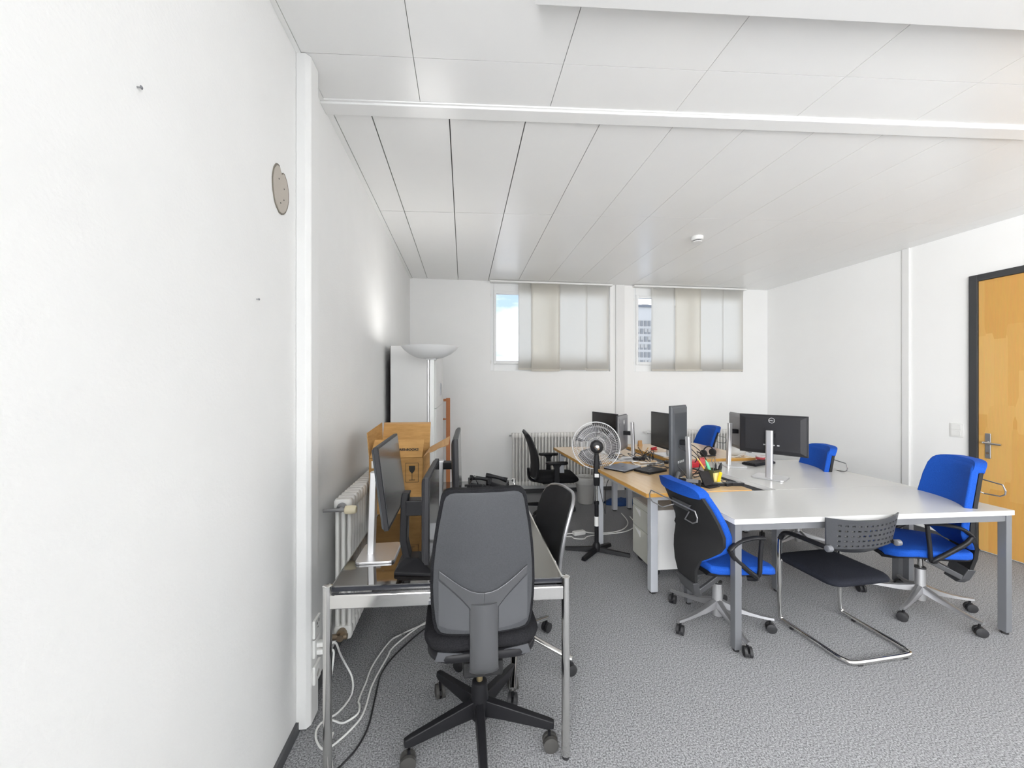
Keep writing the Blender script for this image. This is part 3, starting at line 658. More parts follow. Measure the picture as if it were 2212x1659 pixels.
# ------------------------------------------------------------------ blue swivel chairs
def blue_chair(label, loc, face, dz=0.0, back_h=0.0, spin=0.3, tall=0.0, rec=1.0):
    # face: direction the sitter looks, in degrees from +x
    t = thing('blue_chair', label, 'chair', loc, math.radians(face-90), 'blue swivel chairs')
    star_base(t, 0.275, spin, leg_alu(0.275, 0.165, 0.085), 'alu', 'black', 0.0)
    B().lathe([(0.026, 0.055), (0.030, 0.10), (0.026, 0.165), (0.0245, 0.255+dz), (0.022, 0.257+dz)], 20).obj('column', 'silver', t, smooth=True)
    B().cyl((0, 0, 0.25+dz), (0, 0, 0.37+dz), 0.013, 14).obj('gas_lift', 'chrome', t, smooth=True)
    B().lathe([(0.0275, 0.252+dz), (0.0275, 0.262+dz)], 20).obj('collar', 'rubber', t, smooth=True)
    b = B(); b.loft([[(-0.045, -0.17, 0.33+dz), (0.045, -0.17, 0.33+dz), (0.045, -0.17, 0.37+dz), (-0.045, -0.17, 0.37+dz)], [(-0.055, 0.0, 0.345+dz), (0.055, 0.0, 0.345+dz), (0.06, 0.0, 0.39+dz), (-0.06, 0.0, 0.39+dz)], [(-0.05, 0.1, 0.37+dz), (0.05, 0.1, 0.37+dz), (0.05, 0.1, 0.39+dz), (-0.05, 0.1, 0.39+dz)]])
    b.obj('mechanism', 'black_matte', t, bevel=0.006)
    # seat: upholstered pad with a dropped front edge on a black pan
    nx, ny = 11, 11
    def seat_rows(z_lift, shrink):
        F = []
        for j in range(ny):
            v = j/(ny-1); y = -0.165+0.405*v
            hw = (0.165+0.05*math.sin(min(1, v*1.5)*PI/2))*shrink
            if v > 0.8: hw *= math.sqrt(max(0.0, 1-((v-0.8)/0.26)**2))
            if v < 0.1: hw *= 0.9+v
            for i in range(nx):
                u = -1+2*i/(nx-1); x = hw*u
                z_ = 0.43+dz+0.012*u*u-0.035*max(0, v-0.62)**2/0.144-0.012*abs(u)**6+z_lift
                F.append((x, y, z_))
        return F
    def slab(top, bot):
        o = nx*ny; fs = []
        for j in range(ny-1):
            for i in range(nx-1):
                a = j*nx+i; fs += [(a, a+1, a+nx+1, a+nx), (o+a+1, o+a, o+a+nx, o+a+nx+1)]
            fs += [(j*nx, (j+1)*nx, o+(j+1)*nx, o+j*nx), (j*nx+nx-1, o+j*nx+nx-1, o+(j+1)*nx+nx-1, (j+1)*nx+nx-1)]
        for i in range(nx-1): fs += [(i, o+i, o+i+1, i+1), ((ny-1)*nx+i, (ny-1)*nx+i+1, o+(ny-1)*nx+i+1, o+(ny-1)*nx+i)]
        return B().add(top+bot, fs)
    slab(seat_rows(0, 1), seat_rows(-0.042, 1)).obj('seat', 'blue_fabric', t, smooth=True, bevel=0.014, seg=3, ang=70)
    slab(seat_rows(-0.040, 0.93), seat_rows(-0.062, 0.8)).obj('seat_pan', 'black_plastic', t, smooth=True, ang=60)
    # back: black shell behind, blue pad in front, grey foot below
    h = 0.43+dz; e = back_h
    rows = [(h-0.19, 0.062, -0.165), (h-0.13, 0.075, -0.190), (h-0.05, 0.09, -0.205), (h+0.015, 0.115, -0.200), (h+0.055, 0.160, -0.178), (h+0.085, 0.188, -0.160), (h+0.12, 0.204, -0.150), (h+0.17, 0.206, -0.152), (h+0.24+e*0.4, 0.203, -0.180), (h+0.32+e*0.8, 0.193, -0.219), (h+0.375+e, 0.180, -0.248), (h+0.40+e, 0.168, -0.260), (h+0.412+e, 0.150, -0.266)]
    rows = [(z_, hw, y_ if z_ < h+0.18 else -0.152+(y_+0.152)*rec) for z_, hw, y_ in rows]; rs = 0.096*(1-rec)-0.004
    B().panel(rows[1:-1], 0.85, 0.018, 11).obj('back_shell', 'black_plastic' if tall else 'black_matte', t, smooth=True, ang=50)
    pad = [(z_, hw+0.007, y_+0.036) for z_, hw, y_ in rows[3:]]
    pad[0] = (pad[0][0]-0.015, pad[0][1]-0.02, pad[0][2]-0.01)
    pad = pad[:-1]+[(h+0.418+e, 0.160, rs-0.262+0.032), (h+0.428+e, 0.135, rs-0.268+0.02)]
    B().panel(pad, 0.95, 0.037, 13).obj('back_pad', 'blue_fabric', t, smooth=True, bevel=0.01, seg=3, ang=60)
    B().panel([(h+0.368+e, 0.130, rs-0.216), (h+0.372+e, 0.172, rs-0.216), (h+0.382+e, 0.181, rs-0.218), (h+0.398+e, 0.181, rs-0.222), (h+0.412+e, 0.174, rs-0.228), (h+0.424+e, 0.161, rs-0.234), (h+0.433+e, 0.14, rs-0.240), (h+0.439+e, 0.11, rs-0.245), (h+0.442+e, 0.07, rs-0.248)], 0.95, 0.046+0.016*rec, 15).obj('top_roll', 'blue_fabric', t, smooth=True, bevel=0.012, seg=3, ang=60)
    b = B(); b.loft([[(-hw, y_-0.026, z_), (hw, y_-0.026, z_), (hw, y_+0.012, z_), (-hw, y_+0.012, z_)] for z_, hw, y_ in ((h-0.215, 0.055, -0.150), (h-0.19, 0.066, -0.170), (h-0.125, 0.078, -0.192))])
    for s_ in (-1, 1): b.bar((s_*0.055, -0.165, h-0.185), (s_*0.05, 0.0, h-0.10), 0.018, 0.03)
    b.obj('back_carrier', 'spine_grey', t, bevel=0.004)
    # armrests: flat black loops
    for s_ in (-1, 1):
        x = s_*0.228
        b = B(); top = spline([(x, -0.115, h+0.115), (x*1.02, -0.06, h+0.158), (x*1.03, 0.03, h+0.172), (x*1.02, 0.10, h+0.165)], 4); b.tube(top, [0.010]+[0.016]*(len(top)-2)+[0.010], 10, flat=0.65)
        arm = b.obj('armrest', 'black_plastic', t, smooth=True)
        b = B(); b.tube(spline([(x, -0.112, h+0.118), (x, -0.085, h+0.075), (x, 0.0, h+0.0), (x, 0.055, h-0.045), (s_*0.19, 0.03, h-0.062)], 4), 0.013, 10)
        b.tube(spline([(x, 0.085, h+0.163), (x, 0.075, h+0.06), (x, 0.068, h-0.03), (s_*0.20, 0.05, h-0.06)], 4), 0.011, 10)
        b.obj('arm_support', 'black_plastic', arm, smooth=True)
    # bent wire coat hanger behind the back
    z_ = h+0.325+e; y_ = rs-0.262; b = B()
    w_ = [(-0.07, y_+0.03, z_-0.05), (-0.105, y_-0.02, z_-0.075), (-0.19, y_-0.035, z_-0.068), (-0.222, y_-0.035, z_-0.05), (-0.226, y_-0.035, z_-0.03), (-0.207, y_-0.035, z_), (0.207, y_-0.035, z_), (0.226, y_-0.035, z_-0.03), (0.222, y_-0.035, z_-0.05), (0.19, y_-0.035, z_-0.068), (0.105, y_-0.02, z_-0.075), (0.07, y_+0.03, z_-0.05)]
    b.tube(w_, 0.0037, 8); b.obj('coat_hanger', 'alu', t, smooth=True)
    B().prism([(-0.06, -0.02), (0.06, -0.02), (0.085, 0.02), (-0.085, 0.02)], 0, 0.012, Matrix.Translation((0, y_+0.036, z_-0.03)) @ Matrix.Rotation(PI/2, 4, 'X')).obj('hanger_plate', 'spine_grey', t, bevel=0.004)
    return t
blue_chair('blue swivel chair showing its black back shell at the left end of the white table', (1.475, 2.09, 0), 4, -0.01, 0.0, 1.10)
blue_chair('blue swivel chair at the right end of the white table in front of the door', (2.845, 2.08, 0), 153, 0.0, 0.09, -1.36, rec=0.45)
blue_chair('blue swivel chair behind the large monitor, half hidden by the white table', (2.865, 2.99, 0), 160, 0.0, 0.02, 0.9, rec=0.4)
blue_chair('blue swivel chair farthest back, in front of the radiator', (2.80, 4.42, 0), 172, 0.0, 0.03, 0.2, rec=0.8)

# ------------------------------------------------------------------ black mesh task chair at the back desk
t = thing('task_chair', 'black mesh-back task chair with T-shaped armrests at the far oak desk', 'chair', (0.93, 4.12, 0), math.radians(-93))
star_base(t, 0.28, 0.5, leg_beam(0.28, 0.13, 0.085, 0.05, 0.028, 0.045, 0.032), 'black_plastic', 'black')
B().lathe([(0.028, 0.07), (0.03, 0.14), (0.026, 0.25), (0.022, 0.252)], 18).obj('hub', 'black_plastic', t, smooth=True)
B().cyl((0, 0, 0.25), (0, 0, 0.36), 0.014, 14).obj('gas_lift', 'chrome', t, smooth=True)
b = B(); b.box(-0.07, 0.07, -0.09, 0.08, 0.335, 0.372); b.bar((0.05, 0.06, 0.33), (0.14, 0.1, 0.29), 0.03, 0.03); b.obj('mechanism', 'black_matte', t, bevel=0.008)
cushion(0.225, 0.235, 0.08, 0.375, 0.435, 0.03, 5, 0.012).xf(Matrix.Translation((0, 0.05, 0))).obj('seat', 'black_fabric', t, smooth=True, ang=60)
rows = [(0.42, 0.17, -0.205), (0.48, 0.195, -0.20), (0.55, 0.205, -0.195), (0.63, 0.205, -0.20), (0.72, 0.198, -0.218), (0.80, 0.185, -0.245), (0.86, 0.17, -0.27), (0.89, 0.15, -0.288)]
B().panel(rows, 1.1, 0.012, 11).obj('mesh_back', 'chair_mesh', t, smooth=True, ang=60)
out = [(-hw, y_+1.1*hw*hw-0.006, z_) for z_, hw, y_ in rows]+[(hw, y_+1.1*hw*hw-0.006, z_) for z_, hw, y_ in rows[::-1]]
B().tube(spline(out, 3, True), 0.014, 8, closed=True).obj('back_frame', 'black_plastic', t, smooth=True)
B().tube(spline([(0, -0.05, 0.36), (0, -0.17, 0.36), (0, -0.225, 0.40), (0, -0.235, 0.50)], 4), [0.03]*13, 10, flat=0.5).obj('back_carrier', 'black_plastic', t, smooth=True)
for s_ in (-1, 1):
    b = B(); b.bar((s_*0.18, 0.03, 0.372), (s_*0.27, 0.03, 0.372), 0.06, 0.014); b.loft([[(s_*0.262-0.009, 0.03-w, z_), (s_*0.262+0.009, 0.03-w, z_), (s_*0.262+0.009, 0.03+w, z_), (s_*0.262-0.009, 0.03+w, z_)] for z_, w in ((0.36, 0.032), (0.45, 0.026), (0.555, 0.026), (0.585, 0.05))])
    a_ = b.obj('arm_post', 'black_plastic', t, bevel=0.004)
    B().loft([[(s_*0.262+p[0], 0.03+p[1]*k, z_) for p in rrect(0.035*k2, 0.115, 0.03*k2, 3)] for z_, k, k2 in ((0.585, 0.9, 0.8), (0.592, 1, 1), (0.606, 1, 1), (0.612, 0.95, 0.85))]).obj('armrest', 'black_plastic', a_, smooth=True, ang=50)

# ------------------------------------------------------------------ low mesh chair pushed under the steel desk
t = thing('mesh_chair', 'low black mesh chair with silver rim and chromed base pushed under the steel desk', 'chair', (0.262, 1.95, 0), math.radians(97))
star_base(t, 0.285, 0.33, B().tube(spline([(0.0, 0, 0.15), (0.05, 0, 0.15), (0.10, 0, 0.13), (0.2, 0, 0.10), (0.292, 0, 0.075)], 3), [0.018]*4+[0.016]*9, 12, flat=0.7), 'chrome', 'black', 0)
B().lathe([(0.024, 0.09), (0.026, 0.16), (0.022, 0.26), (0.018, 0.262)], 18).obj('hub', 'chrome', t, smooth=True)
B().cyl((0, 0, 0.25), (0, 0, 0.40), 0.013, 14).obj('gas_lift', 'black_plastic', t, smooth=True)
B().box(-0.06, 0.06, -0.09, 0.09, 0.375, 0.41).obj('mechanism', 'black_matte', t, bevel=0.008)
cushion(0.20, 0.21, 0.07, 0.405, 0.45, 0.02, 5).xf(Matrix.Translation((0, 0.02, 0))).obj('seat', 'black_fabric', t, smooth=True, ang=60)
b = B(); b.tube(spline([(-0.16, -0.21, 0.42), (-0.17, -0.06, 0.40), (-0.19, 0.12, 0.395), (-0.15, 0.235, 0.40), (0, 0.255, 0.40), (0.15, 0.235, 0.40), (0.19, 0.12, 0.395), (0.17, -0.06, 0.40), (0.16, -0.21, 0.42)], 4), 0.013, 10, flat=0.7)
b.obj('seat_frame', 'black_plastic', t, smooth=True)
rows = [(0.45, 0.165, -0.195), (0.53, 0.18, -0.20), (0.62, 0.19, -0.212), (0.71, 0.195, -0.232), (0.78, 0.188, -0.252), (0.818, 0.172, -0.264), (0.838, 0.145, -0.270), (0.848, 0.10, -0.274), (0.851, 0.05, -0.275)]
B().panel(rows, 1.3, 0.01, 11).obj('mesh_back', 'chair_mesh', t, smooth=True, ang=60)
out = [(-hw-0.004, y_+1.3*hw*hw-0.012, z_) for z_, hw, y_ in rows]+[(hw+0.004, y_+1.3*hw*hw-0.012, z_) for z_, hw, y_ in rows[::-1]]
B().tube(spline(out, 3), 0.009, 8).obj('back_rim', 'alu', t, smooth=True)
b = B()
for s_ in (-1, 1): b.bar((s_*0.16, -0.16, 0.415), (s_*0.168, -0.185, 0.48), 0.02, 0.03)
b.obj('back_bracket', 'black_plastic', t, bevel=0.003)

# ------------------------------------------------------------------ cantilever visitor chair with perforated back
t = thing('cantilever_chair', 'black cantilever chair with perforated plastic back on a chromed tube frame', 'chair', (2.09, 1.90, 0), math.radians(3))
r_ = 0.0115
b = B(); pth = [(-0.215, 0.175, 0.505), (-0.215, 0.19, 0.47), (-0.215, 0.19, 0.30), (-0.215, 0.185, 0.06), (-0.215, 0.175, 0.022), (-0.215, 0.14, r_+0.004), (-0.205, -0.12, r_+0.004), (-0.195, -0.175, r_+0.004), (-0.165, -0.20, r_+0.004), (0, -0.203, r_+0.004), (0.165, -0.20, r_+0.004), (0.195, -0.175, r_+0.004), (0.205, -0.12, r_+0.004), (0.215, 0.14, r_+0.004), (0.215, 0.175, 0.022), (0.215, 0.185, 0.06), (0.215, 0.19, 0.30), (0.215, 0.19, 0.47), (0.215, 0.175, 0.505)]
b.tube(spline(pth, 4), r_, 12); b.obj('tube_frame', 'chrome', t, smooth=True)
for x, y in ((-0.14, -0.2), (0.14, -0.2), (-0.214, 0.1), (0.214, 0.1)): B().box(x-0.014, x+0.014, y-0.01, y+0.01, 0, 0.008).obj('glide', 'rubber', t, bevel=0.002)
for s_ in (-1, 1):
    b = B(); b.tube(spline([(s_*0.215, 0.182, 0.49), (s_*0.216, 0.15, 0.535), (s_*0.218, 0.08, 0.548), (s_*0.218, -0.06, 0.553), (s_*0.215, -0.11, 0.553)], 5), 0.017, 10, flat=0.7)
    a_ = b.obj('armrest', 'black_plastic', t, smooth=True)
    B().lathe([(0.014, -0.014), (0.0165, -0.012), (0.0165, 0.012), (0.014, 0.014)], 18, (s_*0.220, -0.115, 0.553), Matrix.Rotation(PI/2, 4, 'Y')).obj('pivot_cap', 'grey_steel', a_, smooth=True)
cushion(0.195, 0.185, 0.06, 0.345, 0.385, 0.02, 5, 0.006).xf(Matrix.Translation((-0.01, 0.05, 0))).obj('seat', 'navy_fabric', t, smooth=True, ang=60)
b = B(); b.tube([(-0.21, 0.188, 0.36), (-0.1, 0.15, 0.35), (0.1, 0.15, 0.35), (0.21, 0.188, 0.36)], 0.009, 10); b.obj('seat_bar', 'chrome', t, smooth=True)
# back: strips between rows of real slots
def by(x, z_): return -0.128+1.0*x*x*0.9-0.18*(z_-0.55)
def back_hw(z_): return 0.208+0.028*(z_-0.52)/0.19
b = B(); T_ = 0.007
zs = [0.545, 0.556, 0.565, 0.583, 0.592, 0.610, 0.619, 0.637, 0.646, 0.664, 0.673, 0.700]
nc = 27
def bx_(i, z_): return (-1+2*i/nc)*back_hw(z_)
def tilt_z(i, z_): u = -1+2*i/nc; return z_+0.022*max(0.0, (z_-0.6)/0.1)*u*u*0.6
for r in range(len(zs)-1):
    for i in range(nc):
        if r % 2 == 1 and i % 2 == 1 and 2 <= i <= nc-2: continue
        vs = []
        for y_off in (0, -T_):
            for ii, zz in ((i, zs[r]), (i+1, zs[r]), (i+1, zs[r+1]), (i, zs[r+1])):
                x = bx_(ii, zz); vs.append((x, by(x, zz)+y_off, tilt_z(ii, zz)))
        b.add(vs, [(3,2,1,0), (4,5,6,7), (0,1,5,4), (1,2,6,5), (2,3,7,6), (3,0,4,7)])
b.obj('back_shell', 'shell_grey', t, smooth=False)
b = B(); F = []; K = []
for i in range(nc+1):
    u = -1+2*i/nc
    for k, zz in enumerate((0.545, 0.53, 0.512)):
        z_ = zz+(0.024*u*u if k else 0)*(k/2); x = u*back_hw(0.545)*(1-0.02*k); F.append((x, by(x, z_)+0.012*k, z_)); K.append((x, by(x, z_)-T_+0.012*k, z_))
o_ = len(F); fs = []
for i in range(nc):
    for k in range(2):
        a = i*3+k; fs += [(a, a+1, a+4, a+3), (o_+a+1, o_+a, o_+a+3, o_+a+4)]
    a = i*3; fs += [(a, a+3, o_+a+3, o_+a), (a+2, o_+a+2, o_+a+5, a+5)]
fs += [(0, o_, o_+1, 1), (1, o_+1, o_+2, 2), (nc*3, nc*3+1, o_+nc*3+1, o_+nc*3), (nc*3+1, nc*3+2, o_+nc*3+2, o_+nc*3+1)]
b.add(F+K, fs).obj('back_lip', 'shell_grey', t, smooth=True, ang=60)

# ------------------------------------------------------------------ pedestal fan
t = thing('pedestal_fan', 'black pedestal fan with clear grille standing beside the oak desk', 'fan', (1.105, 3.115, 0), math.radians(-16))
fx = [math.radians(a) for a in (178, -12, 238, 50)]
for a, L_ in zip(fx, (0.26, 0.27, 0.22, 0.19)):
    b = B(); b.loft([[(x, -w, z0_), (x, w, z0_), (x, w*0.7, z1_), (x, -w*0.7, z1_)] for x, w, z0_, z1_ in ((0.0, 0.02, 0.012, 0.05), (0.1, 0.02, 0.006, 0.038), (L_, 0.019, 0.0, 0.026))]).obj('foot', 'black_plastic', t, bevel=0.003, rot=(0, 0, a))
B().lathe([(0.034, 0.02), (0.034, 0.055), (0.022, 0.08), (0.0175, 0.085), (0.0175, 0.40), (0.021, 0.402), (0.021, 0.425), (0.014, 0.43)], 20).obj('lower_pole', 'black_plastic', t, smooth=True)
B().lathe([(0.0182, 0.22), (0.0182, 0.30)], 20).obj('label', 'sticker_white', t, smooth=True)
B().cyl((0, 0, 0.42), (0, 0, 0.58), 0.0095, 14).obj('inner_pole', 'chrome', t, smooth=True)
b = B(); b.loft([[(p[0]*k, p[1]*k2-0.004, z_) for p in rrect(0.024, 0.02, 0.012, 3)] for z_, k, k2 in ((0.56, 0.9, 0.9), (0.57, 1.05, 1.05), (0.66, 1.1, 1.1), (0.74, 1.0, 1.0), (0.80, 0.85, 0.85), (0.83, 0.7, 0.8))]); b.obj('control_column', 'black_plastic', t, smooth=True, ang=50)
B().box(-0.018, 0.018, -0.030, -0.02, 0.632, 0.662).obj('button_panel', 'sticker_white', t, bevel=0.002)
FZ = 0.885; TL = Matrix.Translation((0, 0.02, FZ)) @ Matrix.Rotation(PI/2, 4, 'X')     # fan axis along local y, +z of the head faces the camera
b = B(); b.lathe([(0.05, -0.02), (0.056, 0.0), (0.055, 0.055), (0.045, 0.075), (0.02, 0.082)], 10, M=TL); b.obj('motor_housing', 'black_plastic', t, smooth=True, ang=30)
B().lathe([(0.022, 0.08), (0.022, 0.088), (0.012, 0.094)], 20, M=TL).obj('motor_knob', 'chrome', t, smooth=True)
b = B(); b.bar((0.0, -0.02, 0.82), (0.0, -0.01, 0.87), 0.03, 0.03); b.obj('tilt_joint', 'black_plastic', t, bevel=0.005)
for k in range(3):
    F = []; nr, na = 8, 8; A0 = k*2*PI/3+1.85
    for i in range(nr):
        r = 0.03+0.150*i/(nr-1); sw = 0.26+0.50*math.sin(PI*min(1, (r-0.02)/0.17)*0.62); lead = 0.10+2.1*(r-0.03)
        for j in range(na):
            u = j/(na-1); a = A0+lead+(u-0.5)*2*sw*(0.9 if r > 0.15 else 1)
            F.append(TL @ Vector((r*math.cos(a), r*math.sin(a), -0.045+0.035*(u-0.5)*(1.2-r*3))))
    b = B().add(F, [(i*na+j, i*na+j+1, (i+1)*na+j+1, (i+1)*na+j) for i in range(nr-1) for j in range(na-1)])
    o = b.obj('blade', 'fan_blade', t, smooth=True, ang=180); s_ = o.modifiers.new('thick', 'SOLIDIFY'); s_.thickness = 0.002
B().lathe([(0.03, -0.075), (0.034, -0.07), (0.034, -0.02)], 20, M=TL).obj('blade_hub', 'fan_blade', t, smooth=True)
for nm, s_ in (('rear_grille', 1), ('front_grille', -1)):
    b = B()
    for k in range(72):
        a = 2*PI*k/72
        b.tube([TL @ Vector((r*math.cos(a+tw), r*math.sin(a+tw), -0.035+s_*z_)) for r, z_, tw in ((0.05, 0.055, 0), (0.11, 0.054, 0.04), (0.16, 0.044, 0.07), (0.19, 0.02, 0.09), (0.197, 0.002, 0.09))], 0.0009, 4, caps=False)
    for r, z_ in ((0.075, 0.056), (0.12, 0.053), (0.165, 0.043)):
        b.tube([TL @ Vector((r*math.cos(2*PI*j/40), r*math.sin(2*PI*j/40), -0.035+s_*z_)) for j in range(40)], 0.0012, 5, closed=True)
    b.obj(nm, 'fan_wire', t, smooth=True)
B().tube([TL @ Vector((0.2*math.cos(2*PI*j/56), 0.2*math.sin(2*PI*j/56), -0.035)) for j in range(56)], 0.0042, 8, closed=True).obj('grille_ring', 'fan_wire', t, smooth=True)

# ------------------------------------------------------------------ monitors
def monitor(label, c, zc, nrm, w, h, stand, tilt=0.0, back='monitor_black', bez='monitor_black', scr='screen', zdesk=TZ, logo=False, base=None, col_off=0.075, col_h=None, port=False, edge='monitor_grey', ports=False):
    # nrm: direction (degrees from +x) the screen faces; local -y is the screen side
    t = thing('monitor', label, 'monitor', (c[0], c[1], zdesk), math.radians(nrm+90), 'computer monitors')
    z0_ = zc-zdesk; R = Matrix.Translation((0, 0, z0_)) @ Matrix.Rotation(tilt, 4, 'X')
    b = B(); b.box(-w/2, w/2, -0.006, 0.012, -h/2, h/2, R); hs = b.obj('housing', bez, t, bevel=0.003)
    b = B(); b.loft([[R @ Vector((x*kx, y, z_*kz)) for x, z_ in ((-w/2, -h/2), (w/2, -h/2), (w/2, h/2), (-w/2, h/2))] for y, kx, kz in ((0.011, 0.985, 0.98), (0.020, 0.96, 0.94), (0.026, 0.80, 0.80))])
    b.obj('back_cover', back, hs, bevel=0.002)
    B().box(-w/2+0.008, w/2-0.008, -0.0072, -0.0055, -h/2+0.014, h/2-0.008, R).obj('screen', scr, t)
    if ports:
        q = B()
        for i in range(4): q.box(-0.05+i*0.03, -0.035+i*0.03, 0.026, 0.029, -h*0.28, -h*0.25, R)
        q.obj('port', 'logo_silver', hs)
    if logo:
        ML = R @ Matrix.Translation((0, 0.0275, h*logo[1])) @ Matrix.Rotation(PI, 4, 'Z') @ Matrix.Rotation(PI/2, 4, 'X')
        b = B(); b.tube([ML @ Vector((0.019*math.cos(2*PI*j/32), 0.019*math.sin(2*PI*j/32), 0)) for j in range(32)], 0.0022, 6, closed=True); lg = b.obj('logo_ring', 'logo_silver', hs, smooth=True)
        text('logo_lettering', 'DELL', 0.0125, 'logo_silver', hs, ML @ Matrix.Translation((0, -0.0045, 0)), bold=0.0003)
    if stand is None: return t
    ch = col_h if col_h else z0_+0.05
    if stand == 'silver':
        bw, bd = base or (0.105, 0.085)
        B().prism(rrect(bw, bd, 0.02, 3), 0, 0.010).obj('base', 'silver', t, bevel=0.002, loc=(0, col_off-0.02, 0))
        b = B(); b.loft([[(-0.023, y_-0.012, z_), (0.023, y_-0.012, z_), (0.023, y_+0.012, z_), (0.014, y_+0.016, z_), (-0.014, y_+0.016, z_), (-0.023, y_+0.012, z_)] for y_, z_ in ((col_off+0.012, 0.008), (col_off, ch))])
        b.obj('column', 'silver', t, bevel=0.002)
        b = B(); b.bar(R @ Vector((0, 0.02, 0)), (0, col_off-0.008, z0_), 0.05, 0.035); b.obj('tilt_arm', 'black_plastic', t, bevel=0.004)
    else:
        b = B(); b.loft([[(-0.10, y_-0.08, z_), (0.10, y_-0.08, z_), (0.075, y_+0.075, z_), (-0.075, y_+0.075, z_)] for y_, z_ in ((col_off-0.02, 0), (col_off-0.02, 0.012))]+[[(-0.03, col_off-0.03, 0.045), (0.03, col_off-0.03, 0.045), (0.03, col_off+0.03, 0.045), (-0.03, col_off+0.03, 0.045)]])
        b.obj('base', 'black_plastic', t, bevel=0.003)
        b = B(); b.loft([[(-0.026, y_-0.014, z_), (0.026, y_-0.014, z_), (0.026, y_+0.014, z_), (-0.026, y_+0.014, z_)] for y_, z_ in ((col_off+0.01, 0.01), (col_off+0.03, 0.11), (col_off+0.025, ch-0.02), (col_off+0.02, ch))])
        b.obj('column', 'black_plastic', t, bevel=0.004)
        b = B(); b.bar(R @ Vector((0, 0.02, 0)), (0, col_off+0.02, min(z0_, ch-0.03)), 0.06, 0.06); b.obj('tilt_arm', 'black_plastic', t, bevel=0.004)
    return t
ZD = 0.672
monitor('monitor on silver stand nearest the left radiator, screen tilted up', (-0.308, 1.718), 1.006, 0, 0.435, 0.32, 'silver', tilt=-0.13, scr='screen_gloss', zdesk=ZD, base=(0.098, 0.078), col_h=0.355, col_off=0.074, back='monitor_grey')
monitor('squarish black monitor on a bent black stand at the front of the steel desk', (-0.123, 1.585), 0.912, -2, 0.36, 0.315, 'black', scr='screen_gloss', zdesk=ZD, col_off=0.085, col_h=0.30, back='monitor_black', bez='monitor_black')
monitor('monitor on silver stand behind the squarish one, standing taller', (-0.025, 1.93), 1.005, -1, 0.46, 0.32, 'silver', tilt=-0.02, scr='screen_gloss', zdesk=ZD, col_off=0.085, col_h=0.355, back='monitor_black')
monitor('black-screened monitor partly behind the pedestal fan', (1.412, 3.75), 0.955, 196, 0.41, 0.33, 'silver', zdesk=TZ+0.008, col_off=0.075)
monitor('monitor seen from its grey back beside a silver stand, right of the pedestal fan', (1.467, 3.46), 0.955, 142, 0.33, 0.33, 'silver', back='monitor_light', zdesk=TZ+0.008, col_off=0.10, col_h=0.35, logo=(0, 0.3))
monitor('black-screened monitor left of the upright portrait monitor', (1.888, 3.52), 0.965, 182, 0.33, 0.34, 'silver', zdesk=TZ+0.02)
monitor('narrow monitor turned upright in portrait, ports on its back', (1.545, 2.635), 0.988, 128, 0.275, 0.53, 'silver', back='monitor_grey', bez='monitor_grey', zdesk=TZ+0.003, col_off=0.075, col_h=0.33, base=(0.09, 0.08), ports=True)
monitor('monitor half hidden behind the largest one, grey back with vertical lettering', (2.385, 3.07), 1.0, -16, 0.40, 0.31, 'silver', back='monitor_light', bez='monitor_light', col_off=0.085, col_h=0.37)
monitor('largest monitor, its black back with round logo towards the camera', (2.35, 2.68), 1.022, 36, 0.445, 0.30, 'silver', back='monitor_black', logo=(0, 0.36), col_off=0.085, col_h=0.36, base=(0.105, 0.095), ports=True)

# ------------------------------------------------------------------ cardboard box on the desk
t = thing('cardboard_box', 'open brown cardboard box with fragile-glass mark standing on the steel desk', 'box', (-0.38, 2.24, ZD), math.radians(-2))
x0, x1, y0, y1, hh = -0.15, 0.15, 0.0, 0.31, 0.35; w_ = 0.004
B().box(x0, x1, y0, y0+w_, 0.002, 0.315).obj('front_side', 'cardboard', t)
B().box(x0, x1, y1-w_, y1, 0.002, hh).obj('rear_side', 'cardboard', t)
B().box(x0, x0+w_, y0, y1, 0.002, hh-0.03).obj('left_side', 'cardboard', t)
B().box(x1-w_, x1, y0, y1, 0.002, 0.315).obj('right_side', 'cardboard', t)
B().box(x0, x1, y0, y1, 0, 0.003).obj('bottom', 'cardboard', t)
def flap(nm, a, b2, c_, d, th=0.004):
    A = [Vector(p) for p in (a, b2, c_, d)]; nn = (A[1]-A[0]).cross(A[3]-A[0]).normalized()*th
    return B().add(A+[p+nn for p in A], [(0,1,2,3), (4,5,6,7)[::-1], (0,1,5,4), (1,2,6,5), (2,3,7,6), (3,0,4,7)]).obj(nm, 'cardboard', t)
flap('front_flap', (x0+0.006, 0.0, 0.316), (x1-0.006, 0.0, 0.316), (x1-0.001, 0.07, 0.408), (x0+0.016, 0.07, 0.408))
flap('rear_flap', (x0, y1, hh), (x1, y1, hh), (x1-0.0, y1+0.05, 0.478), (x0, y1+0.05, 0.478))
flap('left_flap', (x0, y0, hh-0.03), (x0, y1, hh-0.03), (x0-0.012, y1+0.03, 0.485), (x0-0.02, y0+0.03, 0.455))
B().bar((x0, y1+0.047, 0.478), (x1, y1+0.047, 0.478), 0.007, 0.012).obj('torn_edge', 'cardboard_edge', t)
F = [(x1, 0.02, 0.372), (x1+0.01, 0.16, 0.385)]; q = B()
top_ = [(x1+0.00, 0.18, 0.325)]+[(x1+0.02*i, 0.16-0.006*i, 0.34+0.0115*i) for i in range(1, 8)]
bot_ = [(x1+0.00, 0.02, 0.322)]+[(x1+0.02*i, 0.03-0.0015*i+0.006*math.sin(i*2.1), 0.328+0.0085*i+0.003*math.sin(i*1.7)) for i in range(1, 8)]
vs = top_+bot_; fs = [(i, i+1, 8+i+1, 8+i) for i in range(7)]; q.add(vs, fs)
